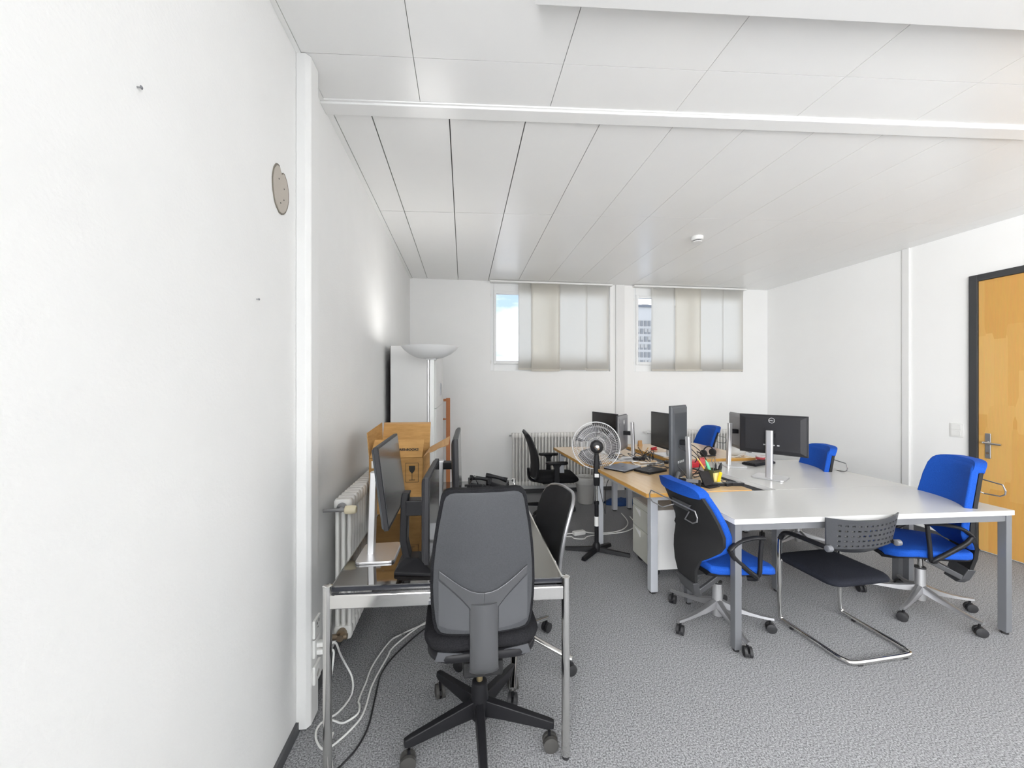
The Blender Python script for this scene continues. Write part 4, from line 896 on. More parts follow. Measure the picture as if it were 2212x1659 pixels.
o = q.obj('torn_flap', 'cardboard_edge', t); s_ = o.modifiers.new('thick', 'SOLIDIFY'); s_.thickness = 0.004
MF = Matrix.Rotation(PI/2, 4, 'X')
def onfront(p, nm, m_, z=0.0006): return B().prism(p, -0.0001, z, MF).obj(nm, m_, t)
gx, gz = 0.088, 0.232                              # fragile-glass mark
for a in (((gx-0.036, gz-0.055), (gx+0.036, gz-0.053)), ((gx-0.036, gz+0.053), (gx+0.036, gz+0.055)), ((gx-0.036, gz-0.055), (gx-0.034, gz+0.055)), ((gx+0.034, gz-0.055), (gx+0.036, gz+0.055))):
    onfront([(a[0][0], a[0][1]), (a[1][0], a[0][1]), (a[1][0], a[1][1]), (a[0][0], a[1][1])], 'mark_frame', 'ink')
cup = [(gx-0.017, gz+0.038), (gx-0.017, gz+0.018), (gx-0.012, gz+0.006), (gx-0.004, gz-0.002), (gx-0.0015, gz-0.006), (gx-0.0015, gz-0.041), (gx-0.016, gz-0.041), (gx-0.016, gz-0.044), (gx+0.016, gz-0.044), (gx+0.016, gz-0.041), (gx+0.0015, gz-0.041), (gx+0.0015, gz-0.006), (gx+0.004, gz-0.002), (gx+0.012, gz+0.006), (gx+0.017, gz+0.018), (gx+0.017, gz+0.038)]
onfront(cup, 'glass_mark', 'ink')
for x_ in (-0.115, -0.07):
    onfront([(x_-0.012, 0.192), (x_+0.012, 0.192), (x_+0.012, 0.194), (x_-0.012, 0.194)], 'arrow_mark', 'ink'); onfront([(x_-0.0015, 0.194), (x_+0.0015, 0.194), (x_+0.0015, 0.25), (x_-0.0015, 0.25)], 'arrow_mark', 'ink')
onfront([(-0.135, 0.26), (-0.085, 0.26), (-0.085, 0.30), (-0.135, 0.30)], 'address_label', 'sticker_white', 0.001)
ang = math.atan2(0.092, 0.07)
text('box_lettering', 'PRES-BOOKS', 0.0205, 'ink', t, Matrix.Translation((0.062, 0.026-0.0045, 0.350+0.0033)) @ Matrix.Rotation(ang, 4, 'X'), bold=0.0008)

# ------------------------------------------------------------------ tall cabinet, uplighter, wooden frame
t = thing('tall_cabinet', 'tall white cabinet in the back left corner behind the floor lamp', 'cabinet', (-0.65, 3.38, 0))
B().box(0.03, 0.395, 0, 1.1, 0.03, 1.735).obj('body', 'white_lacquer', t, bevel=0.002)
B().box(0.0265, 0.03, 0.004, 1.1, 0.03, 1.735).obj('dark_gap', 'black_matte', t)  # black strip standing in for the dark gap between cabinet and wall
B().box(0.03, 0.385, 0.01, 1.09, 0, 0.03).obj('plinth', 'white_lacquer', t)
for y0_ in (0.003, 0.553):
    for z0_, z1_ in ((0.035, 1.195), (1.199, 1.73)):
        d = B().box(0.397, 0.413, y0_, y0_+0.545, z0_, z1_).obj('door', 'white_lacquer', t, bevel=0.0015)
        B().bar((0.42, y0_+(0.5 if y0_ < 0.3 else 0.045), z0_+0.1), (0.42, y0_+(0.5 if y0_ < 0.3 else 0.045), z0_+0.22), 0.008, 0.008, (1, 0, 0)).obj('handle', 'alu', d)
t = thing('floor_lamp', 'white uplighter floor lamp with boat-shaped head in front of the tall cabinet', 'lamp', (-0.268, 3.13, 0))
B().prism(rrect(0.13, 0.15, 0.03, 3), 0, 0.018).obj('base', 'lamp_white', t, bevel=0.004)
B().box(-0.016, 0.016, -0.03, 0.03, 0.018, 1.63).xf(Matrix.Translation((0.017, 0.0, 0))).obj('pole', 'lamp_white', t, bevel=0.003)
B().cyl((-0.013, -0.02, 0.018), (-0.013, -0.02, 1.63), 0.010, 14).obj('side_pole', 'silver', t, smooth=True)
b = B(); rg = []
for r, z_ in ((0.06, 1.640), (0.11, 1.652), (0.165, 1.680), (0.205, 1.712), (0.226, 1.738)): rg.append([(r*math.cos(2*PI*j/40), r*0.8*math.sin(2*PI*j/40), z_) for j in range(40)])
for r, z_ in ((0.222, 1.738), (0.20, 1.716), (0.15, 1.690), (0.05, 1.67)): rg.append([(r*math.cos(2*PI*j/40), r*0.8*math.sin(2*PI*j/40), z_) for j in range(40)])
b.loft(rg).obj('lamp_head', 'lamp_white', t, smooth=True, ang=30, loc=(0, 0, -0.03))
b = B(); b.prism([(-0.03, -0.035), (0.05, -0.035), (0.05, 0.035), (-0.03, 0.035)], 1.60, 1.62); b.obj('head_bracket', 'lamp_shade_grey', t, bevel=0.006)
area('floor_lamp_fill', (-0.268, 3.13, 1.725), (PI, 0, 0), 0.34, 0.26, 2.2, (1.0, 0.985, 0.965))  # lamp switched on as added fill for the back left corner
t = thing('wooden_frame', 'orange-stained wooden post with pegs leaning in the corner behind the cabinet', 'frame', (-0.205, 4.72, 0))
B().box(-0.008, 0.04, -0.02, 0.02, 0, 1.245).obj('post', 'orange_wood', t, bevel=0.003)
B().box(-0.04, -0.008, -0.015, 0.015, 1.205, 1.235).obj('top_rail', 'orange_wood', t, bevel=0.003)
B().lathe([(0.008, 0), (0.009, 0.02), (0.014, 0.026), (0.01, 0.036)], 12, (-0.008, 0, 0.99), Matrix.Rotation(-PI/2, 4, 'Y')).obj('peg', 'orange_wood', t, smooth=True)

# ------------------------------------------------------------------ waste bin
t = thing('waste_bin', 'light grey waste bin with liner under the far oak desk', 'bin', (1.44, 4.45, 0))
B().lathe([(0.085, 0.0), (0.088, 0.004), (0.118, 0.29), (0.124, 0.295), (0.124, 0.305), (0.113, 0.303), (0.083, 0.01)], 28).obj('body', 'bin', t, smooth=True, ang=50)
b = B(); rg = []
for r, z_, am in ((0.119, 0.235, 0.004), (0.125, 0.27, 0.003), (0.128, 0.308, 0.001), (0.118, 0.312, 0.001), (0.108, 0.28, 0.004)):
    rg.append([((r+am*math.sin(j*2.3))*math.cos(2*PI*j/28), (r+am*math.sin(j*2.3))*math.sin(2*PI*j/28), z_+am*math.sin(j*1.7)) for j in range(28)])
b.loft(rg, False).obj('liner', 'bin_bag', t, smooth=True, ang=80)

# ------------------------------------------------------------------ unseen uplighters added behind the photographer for fill light
def uplighter(x_, y_, lb):
    t = thing('floor_lamp', lb, 'lamp', (x_, y_, 0), 0, 'added fill uplighters')
    B().prism(rrect(0.13, 0.15, 0.03, 3), 0, 0.018).obj('base', 'lamp_white', t, bevel=0.004)
    B().box(-0.016, 0.016, -0.03, 0.03, 0.018, 1.66).obj('pole', 'lamp_white', t, bevel=0.003)
    rg = []
    for r, z_ in ((0.06, 1.640), (0.11, 1.652), (0.165, 1.680), (0.205, 1.712), (0.29, 1.738), (0.286, 1.738), (0.20, 1.716), (0.15, 1.690), (0.05, 1.67)): rg.append([(r*math.cos(2*PI*j/32), r*0.8*math.sin(2*PI*j/32), z_) for j in range(32)])
    B().loft(rg).obj('lamp_head', 'lamp_white', t, smooth=True, ang=30)
uplighter(4.2, -0.5, 'unseen white uplighter added by the right wall behind the camera')
uplighter(2.4, -2.2, 'unseen white uplighter added in mid room behind the camera')
uplighter(3.6, -3.6, 'unseen white uplighter added near the front windows behind the camera')

# ------------------------------------------------------------------ column sockets, plugs and floor cables
for z_, lb, kind in ((0.355, 'white wall socket with printed black marks, topmost on the boxed column', 'marks'), (0.275, 'white wall socket holding two plugs in the middle of the column', 'plugs'), (0.165, 'white wall socket with a tilted paper sticker, lowest on the column', 'sticker')):
    t = thing('wall_socket', lb, 'socket', (-0.617, 1.70, z_), 0, 'sockets on the column')
    B().box(0, 0.011, -0.033, 0.033, 0, 0.075).obj('frame', 'white_plastic', t, bevel=0.003)
    if kind == 'marks':
        for y_, zz, hh_ in ((-0.012, 0.048, 0.010), (0.006, 0.052, 0.013), (-0.004, 0.032, 0.005)): B().box(0.0108, 0.0116, y_, y_+0.006, zz, zz+hh_).obj('printed_mark', 'ink', t)
    if kind == 'sticker':
        B().box(0.0108, 0.0116, -0.022, 0.022, -0.014, 0.014, Matrix.Translation((0, 0, 0.035)) @ Matrix.Rotation(0.6, 4, 'X')).obj('sticker', 'sticker_white', t)
        for i in range(3): B().box(0.0114, 0.0119, -0.015, 0.012, 0.004-0.007*i, 0.007-0.007*i, Matrix.Translation((0, 0, 0.035)) @ Matrix.Rotation(0.6, 4, 'X')).obj('printed_line', 'plaster_dark', t)
for z_, lb in ((0.318, 'upper white mains plug in the column socket'), (0.288, 'lower white mains plug in the column socket')):
    t = thing('mains_plug', lb, 'plug', (-0.606, 1.70, z_), 0, 'plugs in the column socket')
    B().loft([[(x, p[0]*k, p[1]*k*0.75) for p in rrect(0.015, 0.013, 0.005, 2)] for x, k in ((0, 1), (0.022, 1), (0.04, 0.7), (0.05, 0.4))]).obj('body', 'white_plastic', t, smooth=True, ang=50)
    B().tube([(0.048, 0, 0), (0.06, 0, -0.002)], 0.004, 8).obj('strain_relief', 'white_plastic', t, smooth=True)
def cable(label, pts, r, m_, cat='cable', group=None, name='cable', k=6):
    o = B().tube(spline(pts, k), r, 7).obj(name, m_, None, smooth=True); return tag(o, label, cat, group)
z_ = 0.006
cable('white cable hanging from the upper plug in a loop beside the chromed leg', [(-0.55, 1.70, 0.318), (-0.54, 1.72, 0.30), (-0.548, 1.80, 0.20), (-0.545, 1.86, 0.115), (-0.51, 1.85, 0.05), (-0.50, 1.80, 0.012), (-0.53, 1.72, z_), (-0.585, 1.67, z_), (-0.583, 1.61, z_), (-0.532, 1.55, z_), (-0.483, 1.585, z_), (-0.433, 1.665, z_), (-0.422, 1.733, z_), (-0.422, 1.862, z_), (-0.391, 2.026, z_), (-0.363, 2.128, z_), (-0.209, 2.321, z_), (0.0, 2.45, z_), (0.1, 2.7, z_)], 0.0042, 'white_plastic')
cable('white cable crossing the looped one on the carpet under the steel desk', [(-0.55, 1.70, 0.287), (-0.545, 1.705, 0.26), (-0.56, 1.70, 0.12), (-0.56, 1.69, 0.02), (-0.52, 1.67, z_), (-0.488, 1.663, z_), (-0.445, 1.689, z_+0.008), (-0.448, 1.736, z_+0.006), (-0.462, 1.774, z_), (-0.456, 1.872, z_), (-0.45, 1.985, z_), (-0.403, 2.152, z_), (-0.345, 2.214, z_), (-0.215, 2.300, z_), (-0.05, 2.40, z_), (0.14, 2.68, z_)], 0.0042, 'white_plastic')
cable('white cable running down to the carpet along the front desk leg', [(-0.521, 1.62, z_), (-0.516, 1.58, z_), (-0.50, 1.53, z_), (-0.465, 1.44, z_), (-0.45, 1.36, z_)], 0.0042, 'white_plastic')
cable('black cable curving across the carpet under the steel desk', [(-0.50, 1.38, 0.005), (-0.448, 1.474, 0.005), (-0.409, 1.539, 0.005), (-0.388, 1.637, 0.005), (-0.395, 1.805, 0.005), (-0.395, 1.931, 0.005), (-0.341, 2.071, 0.005), (-0.206, 2.265, 0.005), (-0.05, 2.37, 0.005), (0.18, 2.66, 0.005)], 0.0038, 'rubber')
t = thing('network_coupler', 'small clear cable clip on the white cables under the desk', 'clip', (-0.345, 2.19, 0.0))
B().tube([(0.0, 0.0, 0.012), (0.015, 0.01, 0.012), (0.02, 0.025, 0.012), (0.005, 0.02, 0.012)], 0.003, 6, closed=True).obj('ring', 'silver', t, smooth=True)
# power strip and cables by the fan
t = thing('power_strip', 'white multi-socket lying on the carpet behind the pedestal fan', 'power strip', (1.07, 3.50, 0), 0.25)
B().box(-0.06, 0.06, -0.025, 0.025, 0, 0.035).obj('body', 'white_plastic', t, bevel=0.006)
for x_ in (-0.035, 0.0, 0.035): B().lathe([(0.012, 0.035), (0.012, 0.037), (0.008, 0.037)], 12, (x_, 0, 0)).obj('outlet', 'trim_white', t, smooth=True)
cable('white cable running from the left towards the floor multi-socket', [(0.55, 3.60, z_), (0.72, 3.55, z_), (0.86, 3.51, z_), (1.01, 3.49, 0.018)], 0.005, 'white_plastic')
cable('white cable lying nearest the fan, looping round the floor multi-socket', [(0.55, 3.42, z_), (0.81, 3.44, z_), (0.97, 3.45, z_), (1.0, 3.40, z_), (1.08, 3.38, z_), (1.13, 3.43, z_), (1.25, 3.46, z_), (1.40, 3.47, z_), (1.56, 3.52, z_), (1.70, 3.66, z_), (1.75, 3.9, z_)], 0.005, 'white_plastic')
cable('white cable running from the floor multi-socket behind the drawer unit', [(1.13, 3.51, 0.018), (1.22, 3.50, z_), (1.40, 3.50, z_), (1.55, 3.58, z_), (1.66, 3.75, z_), (1.70, 4.0, z_)], 0.005, 'white_plastic')
cable('black fan cable drooping beside the fan pole', [(1.118, 3.09, 0.58), (1.13, 3.08, 0.50), (1.15, 3.07, 0.40), (1.165, 3.075, 0.33), (1.172, 3.08, 0.40), (1.165, 3.06, 0.55), (1.19, 3.02, 0.655), (1.24, 2.99, 0.708), (1.31, 2.985, 0.709)], 0.0026, 'rubber')
cable('black cable hanging under the far oak desk', [(1.60, 3.40, 0.68), (1.60, 3.42, 0.52), (1.63, 3.47, 0.47), (1.67, 3.45, 0.55), (1.68, 3.42, 0.68)], 0.003, 'rubber')

# blue bag on the carpet under the far desk
t = thing('blue_bag', 'flat blue fabric bag lying on the carpet under the far oak desk', 'bag', (1.84, 4.36, 0))
random.seed(5); rg = []
for k_, z0_ in ((1.0, 0.001), (1.03, 0.012), (0.9, 0.035), (0.6, 0.05), (0.2, 0.056)):
    rg.append([((0.19*k_*(1+0.08*math.sin(3*j)))*math.cos(2*PI*j/20), 0.11*k_*(1+0.1*math.sin(2.3*j))*math.sin(2*PI*j/20), z0_+0.006*math.sin(j*1.9)*(z0_ > 0.01)) for j in range(20)])
B().loft(rg).obj('body', 'blue_dull', t, smooth=True, ang=60)
B().tube(spline([(0.12, 0.02, 0.04), (0.2, 0.0, 0.02), (0.24, -0.05, 0.01), (0.18, -0.08, 0.012), (0.1, -0.06, 0.03)], 4), 0.007, 8, flat=0.4).obj('handle', 'blue_dull', t, smooth=True)

# ------------------------------------------------------------------ things on the desks
def laptop(label, loc, rz, w, d, m_):
    t = thing('laptop', label, 'laptop', loc, rz)
    B().prism(rrect(w/2, d/2, 0.012, 3), 0, 0.010).obj('base', 'black_plastic', t, bevel=0.002)
    lid = B().prism(rrect(w/2, d/2, 0.012, 3), 0.0105, 0.017).obj('lid', m_, t, bevel=0.002)
    B().box(-0.022, 0.022, -0.006, 0.006, 0.017, 0.0174).obj('logo', 'grey_steel', lid)
    B().cyl((-w*0.35, d/2-0.003, 0.009), (w*0.35, d/2-0.003, 0.009), 0.005, 8).obj('hinge', 'black_plastic', t, smooth=True)
laptop('closed grey-blue laptop on the oak desk beside the fan', (1.315, 3.075, 0.703), math.radians(35), 0.26, 0.20, 'laptop')
laptop('closed black laptop between the grey-blue one and the portrait monitor', (1.50, 2.955, 0.703), math.radians(25), 0.22, 0.16, 'black_plastic')
for i, (x_, y_, a) in enumerate(((1.40, 3.40, 0.3), (1.48, 3.39, 0.1))):
    t = thing('paper_sheet', ['stack of white paper under the grey-backed monitor, left sheet', 'stack of white paper under the grey-backed monitor, right sheet'][i], 'paper', (x_, y_, 0.708), a)
    for k_ in range(3): B().box(-0.075, 0.075, -0.052, 0.052, 0.0015*k_, 0.0015*k_+0.001, Matrix.Rotation(0.06*k_, 4, 'Z')).obj('sheet', 'paper', t)
t = thing('computer_mouse', 'black computer mouse on the paper beside the grey-backed monitor', 'mouse', (1.40, 3.50, 0.708), 0.8)
B().loft([[(p[0]*k, p[1]*k, z0_) for p in rrect(0.03, 0.05, 0.028, 4)] for z0_, k in ((0, 0.95), (0.008, 1), (0.02, 0.9), (0.028, 0.6), (0.031, 0.2))]).obj('body', 'black_plastic', t, smooth=True, ang=70)
B().box(-0.003, 0.003, 0.012, 0.026, 0.028, 0.032).obj('wheel', 'grey_steel', t)
def adapter(label, loc, rz, s=1.0):
    t = thing('power_adapter', label, 'adapter', loc, rz, 'black power adapters on the desks')
    B().box(-0.06*s, 0.06*s, -0.026*s, 0.026*s, 0, 0.03*s).obj('body', 'black_plastic', t, bevel=0.006)
    B().tube(spline([(0.06*s, 0, 0.015), (0.085*s, 0.0, 0.012), (0.10*s, 0.02, 0.006), (0.09*s, 0.05, 0.004)], 4), 0.003, 6).obj('lead', 'rubber', t, smooth=True)
adapter('black power adapter amid cables behind the laptops', (1.60, 3.38, 0.708), 0.25)
adapter('black power adapter below the black-screened monitor left of the portrait one', (1.80, 3.24, 0.703), 0.9, 0.7)
random.seed(21)
def tangle(label, cx_, cy_, zz, r, n_, m_='rubber', rad=0.0028, up=0.05):
    p = []; a = random.uniform(0, 6)
    for i in range(n_):
        a += random.uniform(0.7, 1.7); q = r*random.uniform(0.35, 1.0)
        p.append((cx_+q*math.cos(a), cy_+q*0.75*math.sin(a), zz+rad+(random.uniform(0, up) if i % 3 == 1 else 0.001)))
    return cable(label, p, rad, m_, group='tangled cables on the desks', k=5)
tangle('tangled black cables between the grey-backed and black-screened monitors', 1.63, 3.36, 0.708, 0.14, 14, up=0.09)
tangle('brown cable loops standing up behind the laptops on the oak desk', 1.68, 3.55, 0.708, 0.10, 9, 'oak_edge', 0.0026, 0.10)
tangle('white cable tangle on the oak desk by the black power adapter', 1.60, 3.22, 0.703, 0.16, 12, 'white_plastic', 0.003, 0.02)
tangle('black cable tangle left of the portrait monitor', 1.62, 3.08, 0.703, 0.13, 10, up=0.03)
tangle('black cables heaped at the foot of the portrait monitor stand', 1.76, 2.80, 0.703, 0.11, 12, up=0.06)
tangle('black headset cables beside the farthest blue chair', 2.30, 3.42, 0.72, 0.10, 12, up=0.05)
tangle('white cables spilling from the white bag behind the silver stand', 2.55, 3.36, 0.72, 0.10, 10, 'white_plastic', 0.003, 0.04)
tangle('black cable strewn right of the laptops towards the portrait monitor', 1.74, 3.02, 0.703, 0.12, 13, up=0.05)
tangle('black cable loops in front of the black-screened monitor on the oak desk', 1.70, 3.40, 0.708, 0.10, 12, rad=0.0034, up=0.11)
tangle('thin black cable draped over the paper beside the grey-backed monitor', 1.50, 3.47, 0.708, 0.12, 10, up=0.03)
tangle('grey cable lying at the edge of the oak desk behind the closed black laptop', 1.66, 3.17, 0.703, 0.14, 11, 'grey_steel', 0.003, 0.02)
# cables hanging from the portrait monitor
for i, (lb, pts) in enumerate((('black cable hanging from the arm of the portrait monitor, outermost', [(1.60, 2.60, 0.98), (1.66, 2.60, 0.955), (1.74, 2.62, 0.89), (1.78, 2.64, 0.82), (1.76, 2.66, 0.74), (1.70, 2.68, 0.708)]), ('black cable hanging from the arm of the portrait monitor, inner one', [(1.60, 2.61, 0.975), (1.65, 2.62, 0.93), (1.72, 2.64, 0.86), (1.73, 2.66, 0.78), (1.69, 2.70, 0.71)]), ('black cable curling from the middle of the portrait monitor back', [(1.52, 2.60, 1.01), (1.53, 2.585, 0.96), (1.57, 2.57, 0.93), (1.62, 2.575, 0.90), (1.66, 2.58, 0.87), (1.66, 2.60, 0.84)]), ('black cable running down the back of the portrait monitor', [(1.51, 2.59, 0.87), (1.52, 2.575, 0.82), (1.55, 2.56, 0.78), (1.58, 2.56, 0.73), (1.60, 2.56, 0.708)]))):
    cable(lb, pts, 0.0032, 'rubber', group='cables of the portrait monitor')
# desk telephone behind the near blue chair
t = thing('desk_phone', 'black desk telephone behind the blue chair with the black shell', 'telephone', (1.495, 2.435, 0.703), math.radians(-35))
b = B(); b.loft([[(-0.085, -0.075, 0), (0.085, -0.075, 0), (0.085, 0.075, 0), (-0.085, 0.075, 0)], [(-0.085, -0.075, 0.018), (0.085, -0.075, 0.018), (0.085, 0.075, 0.05), (-0.085, 0.075, 0.05)]]); b.obj('body', 'black_plastic', t, bevel=0.005)
B().box(-0.005, 0.07, 0.01, 0.06, 0.0, 0.003, Matrix.Translation((0, 0, 0.037)) @ Matrix.Rotation(0.21, 4, 'X')).obj('display', 'monitor_light', t)
kb = B().box(-0.007, 0.007, -0.005, 0.005, 0, 0.004).mesh('key', 'grey_steel')
for i in range(4):
    for j in range(3):
        o = bpy.data.objects.new('key', kb); COL.objects.link(o); o.parent = t; o.location = (0.005+j*0.022, -0.06+i*0.017, 0.0225+i*0.0036); o.rotation_euler = (0.21, 0, 0)
b = B(); b.tube(spline([(-0.06, -0.075, 0.05), (-0.06, -0.05, 0.062), (-0.06, 0.0, 0.07), (-0.06, 0.05, 0.078), (-0.06, 0.075, 0.076)], 3), [0.018, 0.018, 0.017, 0.014, 0.013, 0.012, 0.012, 0.012, 0.013, 0.014, 0.017, 0.018, 0.018], 10); b.obj('handset', 'shell_panel', t, smooth=True)
t = thing('tablet_stand', 'black tilted stand beside the desk telephone', 'stand', (1.675, 2.455, 0.703), math.radians(20))
B().box(-0.05, 0.05, -0.005, 0.005, 0, 0.10, Matrix.Translation((0, 0.0, 0.008)) @ Matrix.Rotation(-0.5, 4, 'X')).obj('plate', 'black_plastic', t, bevel=0.002)
B().box(-0.055, 0.055, -0.04, 0.06, 0, 0.009).obj('base', 'black_plastic', t, bevel=0.003)
# pen cup
t = thing('pen_cup', 'dark olive pen cup at the end of the oak desk', 'cup', (1.80, 2.60, 0.703), 0.3)
b = B(); rg = [[(p[0]*k, p[1]*k, z0_) for p in rrect(0.042, 0.042, 0.008, 2)] for z0_, k in ((0, 0.95), (0.003, 1), (0.085, 1.02), (0.085, 0.94), (0.006, 0.9))]; b.loft(rg).obj('body', 'olive_cup', t, smooth=True, ang=30)
t = thing('sticky_note', 'pale yellow note block leaning on the pen cup', 'note', (1.80, 2.545, 0.703), 0.35); B().box(-0.032, 0.032, -0.006, 0.006, 0, 0.07, Matrix.Rotation(-0.12, 4, 'X')).obj('block', 'yellow_pale', t)
t = thing('highlighter', 'bright yellow marker leaning across the pale note block', 'marker', (1.785, 2.522, 0.703), 0.35)
b = B(); M_ = Matrix.Rotation(0.42, 4, 'Y'); b.box(-0.009, 0.009, -0.006, 0.006, 0.003, 0.066, M_); b.obj('body', 'yellow', t, bevel=0.002); B().box(-0.0095, 0.0095, -0.0065, 0.0065, 0.066, 0.084, M_).obj('cap', 'yellow', t, bevel=0.002)
def pen(label, p0, p1, r, m_, tip, cat='pen', name='pen'):
    t = thing(name, label, cat, p0, 0, 'pens in the olive cup'); d = Vector(p1)-Vector(p0); n_ = d.normalized()
    B().tube([(0, 0, 0), tuple(d)], r, 8).obj('barrel', m_, t, smooth=True, ang=50); B().tube([tuple(d), tuple(d+n_*r*2.6)], [r, r*0.25], 8).obj('tip', tip, t, smooth=True, ang=50)
pen('orange pencil sticking far out of the pen cup', (1.793, 2.61, 0.712), (1.715, 2.645, 0.852), 0.006, 'pencil', 'yellow_pale', 'pencil', 'pencil')
pen('mint green marker in the pen cup', (1.81, 2.61, 0.712), (1.772, 2.625, 0.823), 0.011, 'green_mint', 'green_mint', 'marker')
pen('black pen standing upright in the pen cup', (1.82, 2.60, 0.712), (1.83, 2.61, 0.815), 0.007, 'black_plastic', 'rubber')
pen('thick black marker at the right of the pen cup', (1.825, 2.585, 0.712), (1.845, 2.58, 0.808), 0.012, 'black_plastic', 'black_plastic', 'marker')
t = thing('scissors', 'scissors with wire-thin handles upright in the pen cup', 'scissors', (1.815, 2.615, 0.712))
B().tube([(0.0+0.014*math.cos(a), 0.0, 0.135+0.018*math.sin(a)) for a in [2*PI*j/14 for j in range(14)]], 0.0025, 6, closed=True).obj('handle', 'grey_steel', t, smooth=True); B().bar((0, 0, 0.0), (0, 0, 0.12), 0.008, 0.002, (1, 0, 0)).obj('blade', 'silver', t)
# old mobile phones and chargers heaped in front of the cup
for i, (x_, y_, a, lb) in enumerate(((1.69, 2.50, 0.5, 'black mobile phone at the left of the heap before the pen cup'), (1.745, 2.475, -0.2, 'black mobile phone with bright keys in the middle of the heap'), (1.83, 2.47, 0.3, 'brown-black mobile phone in the heap right of the pen cup'), (1.885, 2.465, -0.1, 'black mobile phone with silver keys at the right of the heap'))):
    t = thing('mobile_phone', lb, 'phone', (x_, y_, 0.703), a, 'old mobile phones by the pen cup')
    B().prism(rrect(0.045, 0.024, 0.008, 3), 0, 0.02).obj('body', 'black_plastic', t, bevel=0.003); B().box(-0.035, -0.005, -0.016, 0.016, 0.0195, 0.0206).obj('display', 'monitor_grey', t)
    for j in range(4): B().box(0.002+0.009*j, 0.008+0.009*j, -0.016, 0.016, 0.0195, 0.0212).obj('key_row', 'logo_silver' if i in (1, 3) else 'grey_steel', t)
tangle('thin black charger leads around the heap of mobile phones', 1.76, 2.52, 0.703, 0.11, 12, rad=0.0022, up=0.03)
# red things
t = thing('red_box', 'red plastic box behind the portrait monitor stand', 'box', (1.93, 3.06, 0.703), 0.3); B().box(-0.06, 0.06, -0.035, 0.035, 0, 0.055).obj('body', 'red', t, bevel=0.006); B().box(-0.061, 0.061, -0.036, 0.036, 0.04, 0.043).obj('lid_line', 'red_pale', t)
t = thing('red_pouch', 'crumpled pale red pouch beside the red plastic box', 'pouch', (2.06, 3.14, 0.70), 0.1)
random.seed(3); B().loft([[((0.05*k_+random.uniform(-0.006, 0.006))*math.cos(2*PI*j/14), (0.035*k_+random.uniform(-0.005, 0.005))*math.sin(2*PI*j/14), z0_) for j in range(14)] for z0_, k_ in ((0, 1), (0.02, 1.1), (0.045, 0.8), (0.062, 0.3))]).obj('body', 'red_pale', t, smooth=True, ang=50); B().bar((-0.02, 0, 0.055), (0.03, 0, 0.062), 0.02, 0.008).obj('flap', 'red', t)
t = thing('stapler', 'small red stapler on the far right oak desk', 'stapler', (1.99, 3.84, 0.72), 0.2); B().box(-0.035, 0.035, -0.012, 0.012, 0, 0.01).obj('base', 'red', t, bevel=0.002); B().box(-0.035, 0.03, -0.01, 0.01, 0, 0.016, Matrix.Translation((0, 0, 0.011)) @ Matrix.Rotation(-0.12, 4, 'Y')).obj('arm', 'red', t, bevel=0.003)
t = thing('name_card', 'small beige card standing on the far right oak desk', 'card', (1.955, 4.08, 0.72), 0.2); B().box(-0.025, 0.025, -0.002, 0.002, 0, 0.062, Matrix.Rotation(-0.15, 4, 'X')).obj('front', 'cardboard_edge', t); B().box(-0.025, 0.025, -0.002, 0.002, 0, 0.062, Matrix.Translation((0, 0.02, 0)) @ Matrix.Rotation(0.15, 4, 'X')).obj('rear', 'cardboard_edge', t)
# headset, keyboard, cup and white bag behind the large monitors
t = thing('headset', 'black headset lying in front of the farthest blue chair', 'headset', (2.32, 3.42, 0.72), 0.4)
B().tube(spline([(-0.07, 0, 0.035), (-0.06, 0.0, 0.075), (0, 0, 0.095), (0.06, 0, 0.075), (0.07, 0, 0.035)], 4), 0.006, 8).obj('headband', 'black_plastic', t, smooth=True)
for s_ in (-1, 1): B().lathe([(0.02, -0.012), (0.034, -0.008), (0.034, 0.008), (0.02, 0.014)], 16, (s_*0.07, 0, 0.034), Matrix.Rotation(PI/2, 4, 'Y')).obj('ear_pad', 'rubber', t, smooth=True)
t = thing('keyboard', 'black keyboard on the white table behind the largest monitor', 'keyboard', (2.60, 3.12, 0.70), math.radians(20))
B().box(-0.15, 0.15, -0.06, 0.06, 0, 0.018).obj('body', 'black_plastic', t, bevel=0.004)
kk = B().box(-0.009, 0.009, -0.008, 0.008, 0.018, 0.024).mesh('key', 'rubber')
for i in range(13):
    for j in range(5):
        o = bpy.data.objects.new('key', kk); COL.objects.link(o); o.parent = t; o.location = (-0.132+i*0.022, -0.042+j*0.021, 0)
t = thing('coffee_cup', 'small white cup with red print behind the largest monitor', 'cup', (2.70, 3.22, 0.70)); B().lathe([(0.022, 0), (0.026, 0.004), (0.040, 0.055), (0.037, 0.055), (0.022, 0.008)], 20).obj('body', 'white_plastic', t, smooth=True, ang=50)
B().tube(spline([(0.035, 0, 0.045), (0.06, 0, 0.042), (0.055, 0, 0.02), (0.03, 0, 0.016)], 4), 0.004, 8).obj('handle', 'white_plastic', t, smooth=True); B().lathe([(0.0335, 0.018), (0.0395, 0.042)], 20).obj('print_band', 'red_pale', t, smooth=True)
t = thing('plastic_bag', 'bulging white plastic bag behind the stand of the half-hidden monitor', 'bag', (2.62, 3.42, 0.72)); random.seed(9)
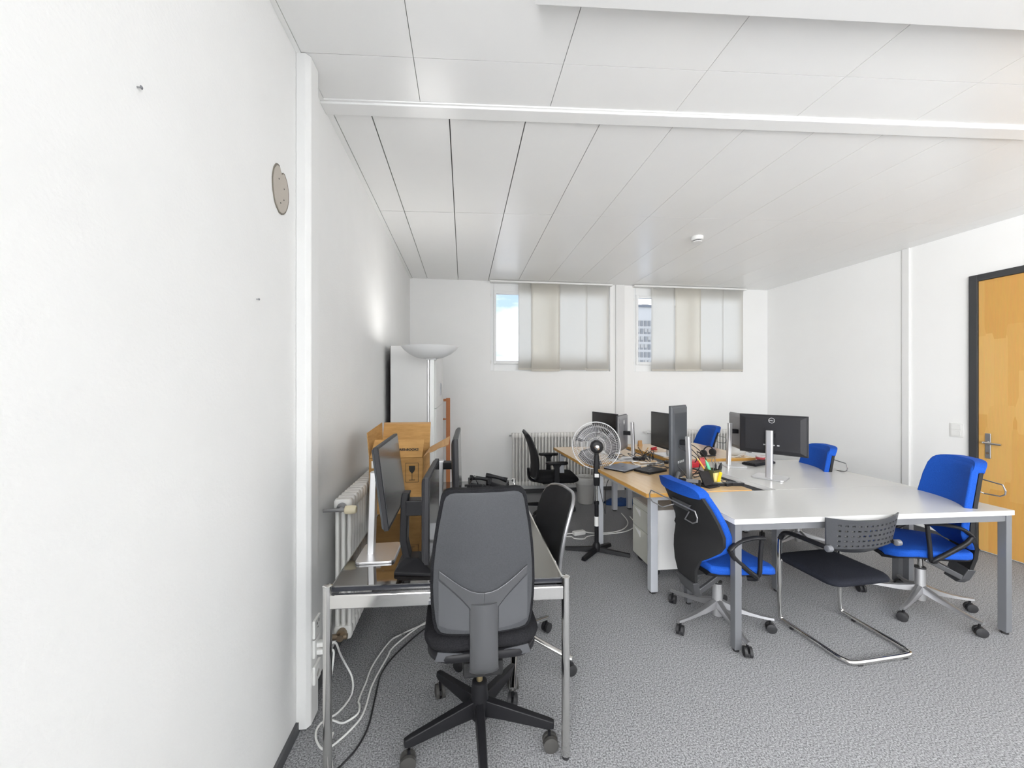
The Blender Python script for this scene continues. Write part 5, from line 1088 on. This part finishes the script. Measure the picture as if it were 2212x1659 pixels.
B().loft([[((0.075*k_)*math.cos(2*PI*j/16)*(1+0.06*math.sin(j*2.7)), 0.06*k_*math.sin(2*PI*j/16)*(1+0.06*math.sin(j*3.1)), z0_) for j in range(16)] for z0_, k_ in ((0, 0.8), (0.02, 1.05), (0.05, 1.1), (0.085, 0.85), (0.11, 0.5), (0.125, 0.35))]).obj('body', 'bin_bag', t, smooth=True, ang=60); B().tube(spline([(0.05, 0, 0.11), (0.1, 0, 0.10), (0.11, 0.0, 0.05), (0.08, 0, 0.02)], 4), 0.004, 6, flat=0.5).obj('handle', 'bin_bag', t, smooth=True)
# telephones on the far end of the steel desk
def phone2(label, loc, rz):
    t = thing('desk_phone', label, 'telephone', loc, rz, 'desk telephones')
    b = B(); b.loft([[(-0.08, -0.07, 0), (0.08, -0.07, 0), (0.08, 0.07, 0), (-0.08, 0.07, 0)], [(-0.08, -0.07, 0.02), (0.08, -0.07, 0.02), (0.08, 0.07, 0.055), (-0.08, 0.07, 0.055)]]); b.obj('body', 'black_plastic', t, bevel=0.005)
    b = B(); b.tube(spline([(-0.055, -0.075, 0.055), (-0.055, 0.0, 0.075), (-0.055, 0.075, 0.085)], 4), [0.018, 0.017, 0.014, 0.012, 0.012, 0.013, 0.015, 0.018, 0.018], 10); b.obj('handset', 'black_plastic', t, smooth=True)
phone2('black desk telephone seen above the big chair back, right of the other gadgets', (0.245, 2.78, ZD), 1.3)
phone2('black desk telephone next to the little triangular stand on the steel desk', (0.11, 2.76, ZD), 1.7)
t = thing('webcam', 'small black webcam between the two telephones on the steel desk', 'webcam', (0.175, 2.70, ZD)); B().lathe([(0.025, 0), (0.022, 0.012), (0.008, 0.02), (0.008, 0.035)], 14).obj('foot', 'black_plastic', t, smooth=True); B().box(-0.014, 0.014, -0.012, 0.012, 0.033, 0.07).obj('body', 'black_plastic', t, bevel=0.004)
t = thing('triangle_stand', 'black wire triangle holder with hook standing on the steel desk', 'stand', (0.055, 2.66, ZD)); b = B(); b.tube([(-0.045, 0, 0.004), (0.015, 0, 0.10), (0.04, 0, 0.05), (0.05, 0.0, 0.004)], 0.004, 8); b.obj('wire_legs', 'black_plastic', t, smooth=True); B().bar((-0.05, 0, 0.04), (0.06, 0, 0.04), 0.03, 0.012).obj('tray', 'black_plastic', t); B().tube([(0.02+0.013*math.cos(2*PI*j/14), 0, 0.112+0.013*math.sin(2*PI*j/14)) for j in range(14)], 0.0015, 6, closed=True).obj('hook', 'silver', t, smooth=True)
tangle('black telephone cord heaped on the far end of the steel desk', 0.10, 2.66, ZD, 0.07, 10, up=0.05)
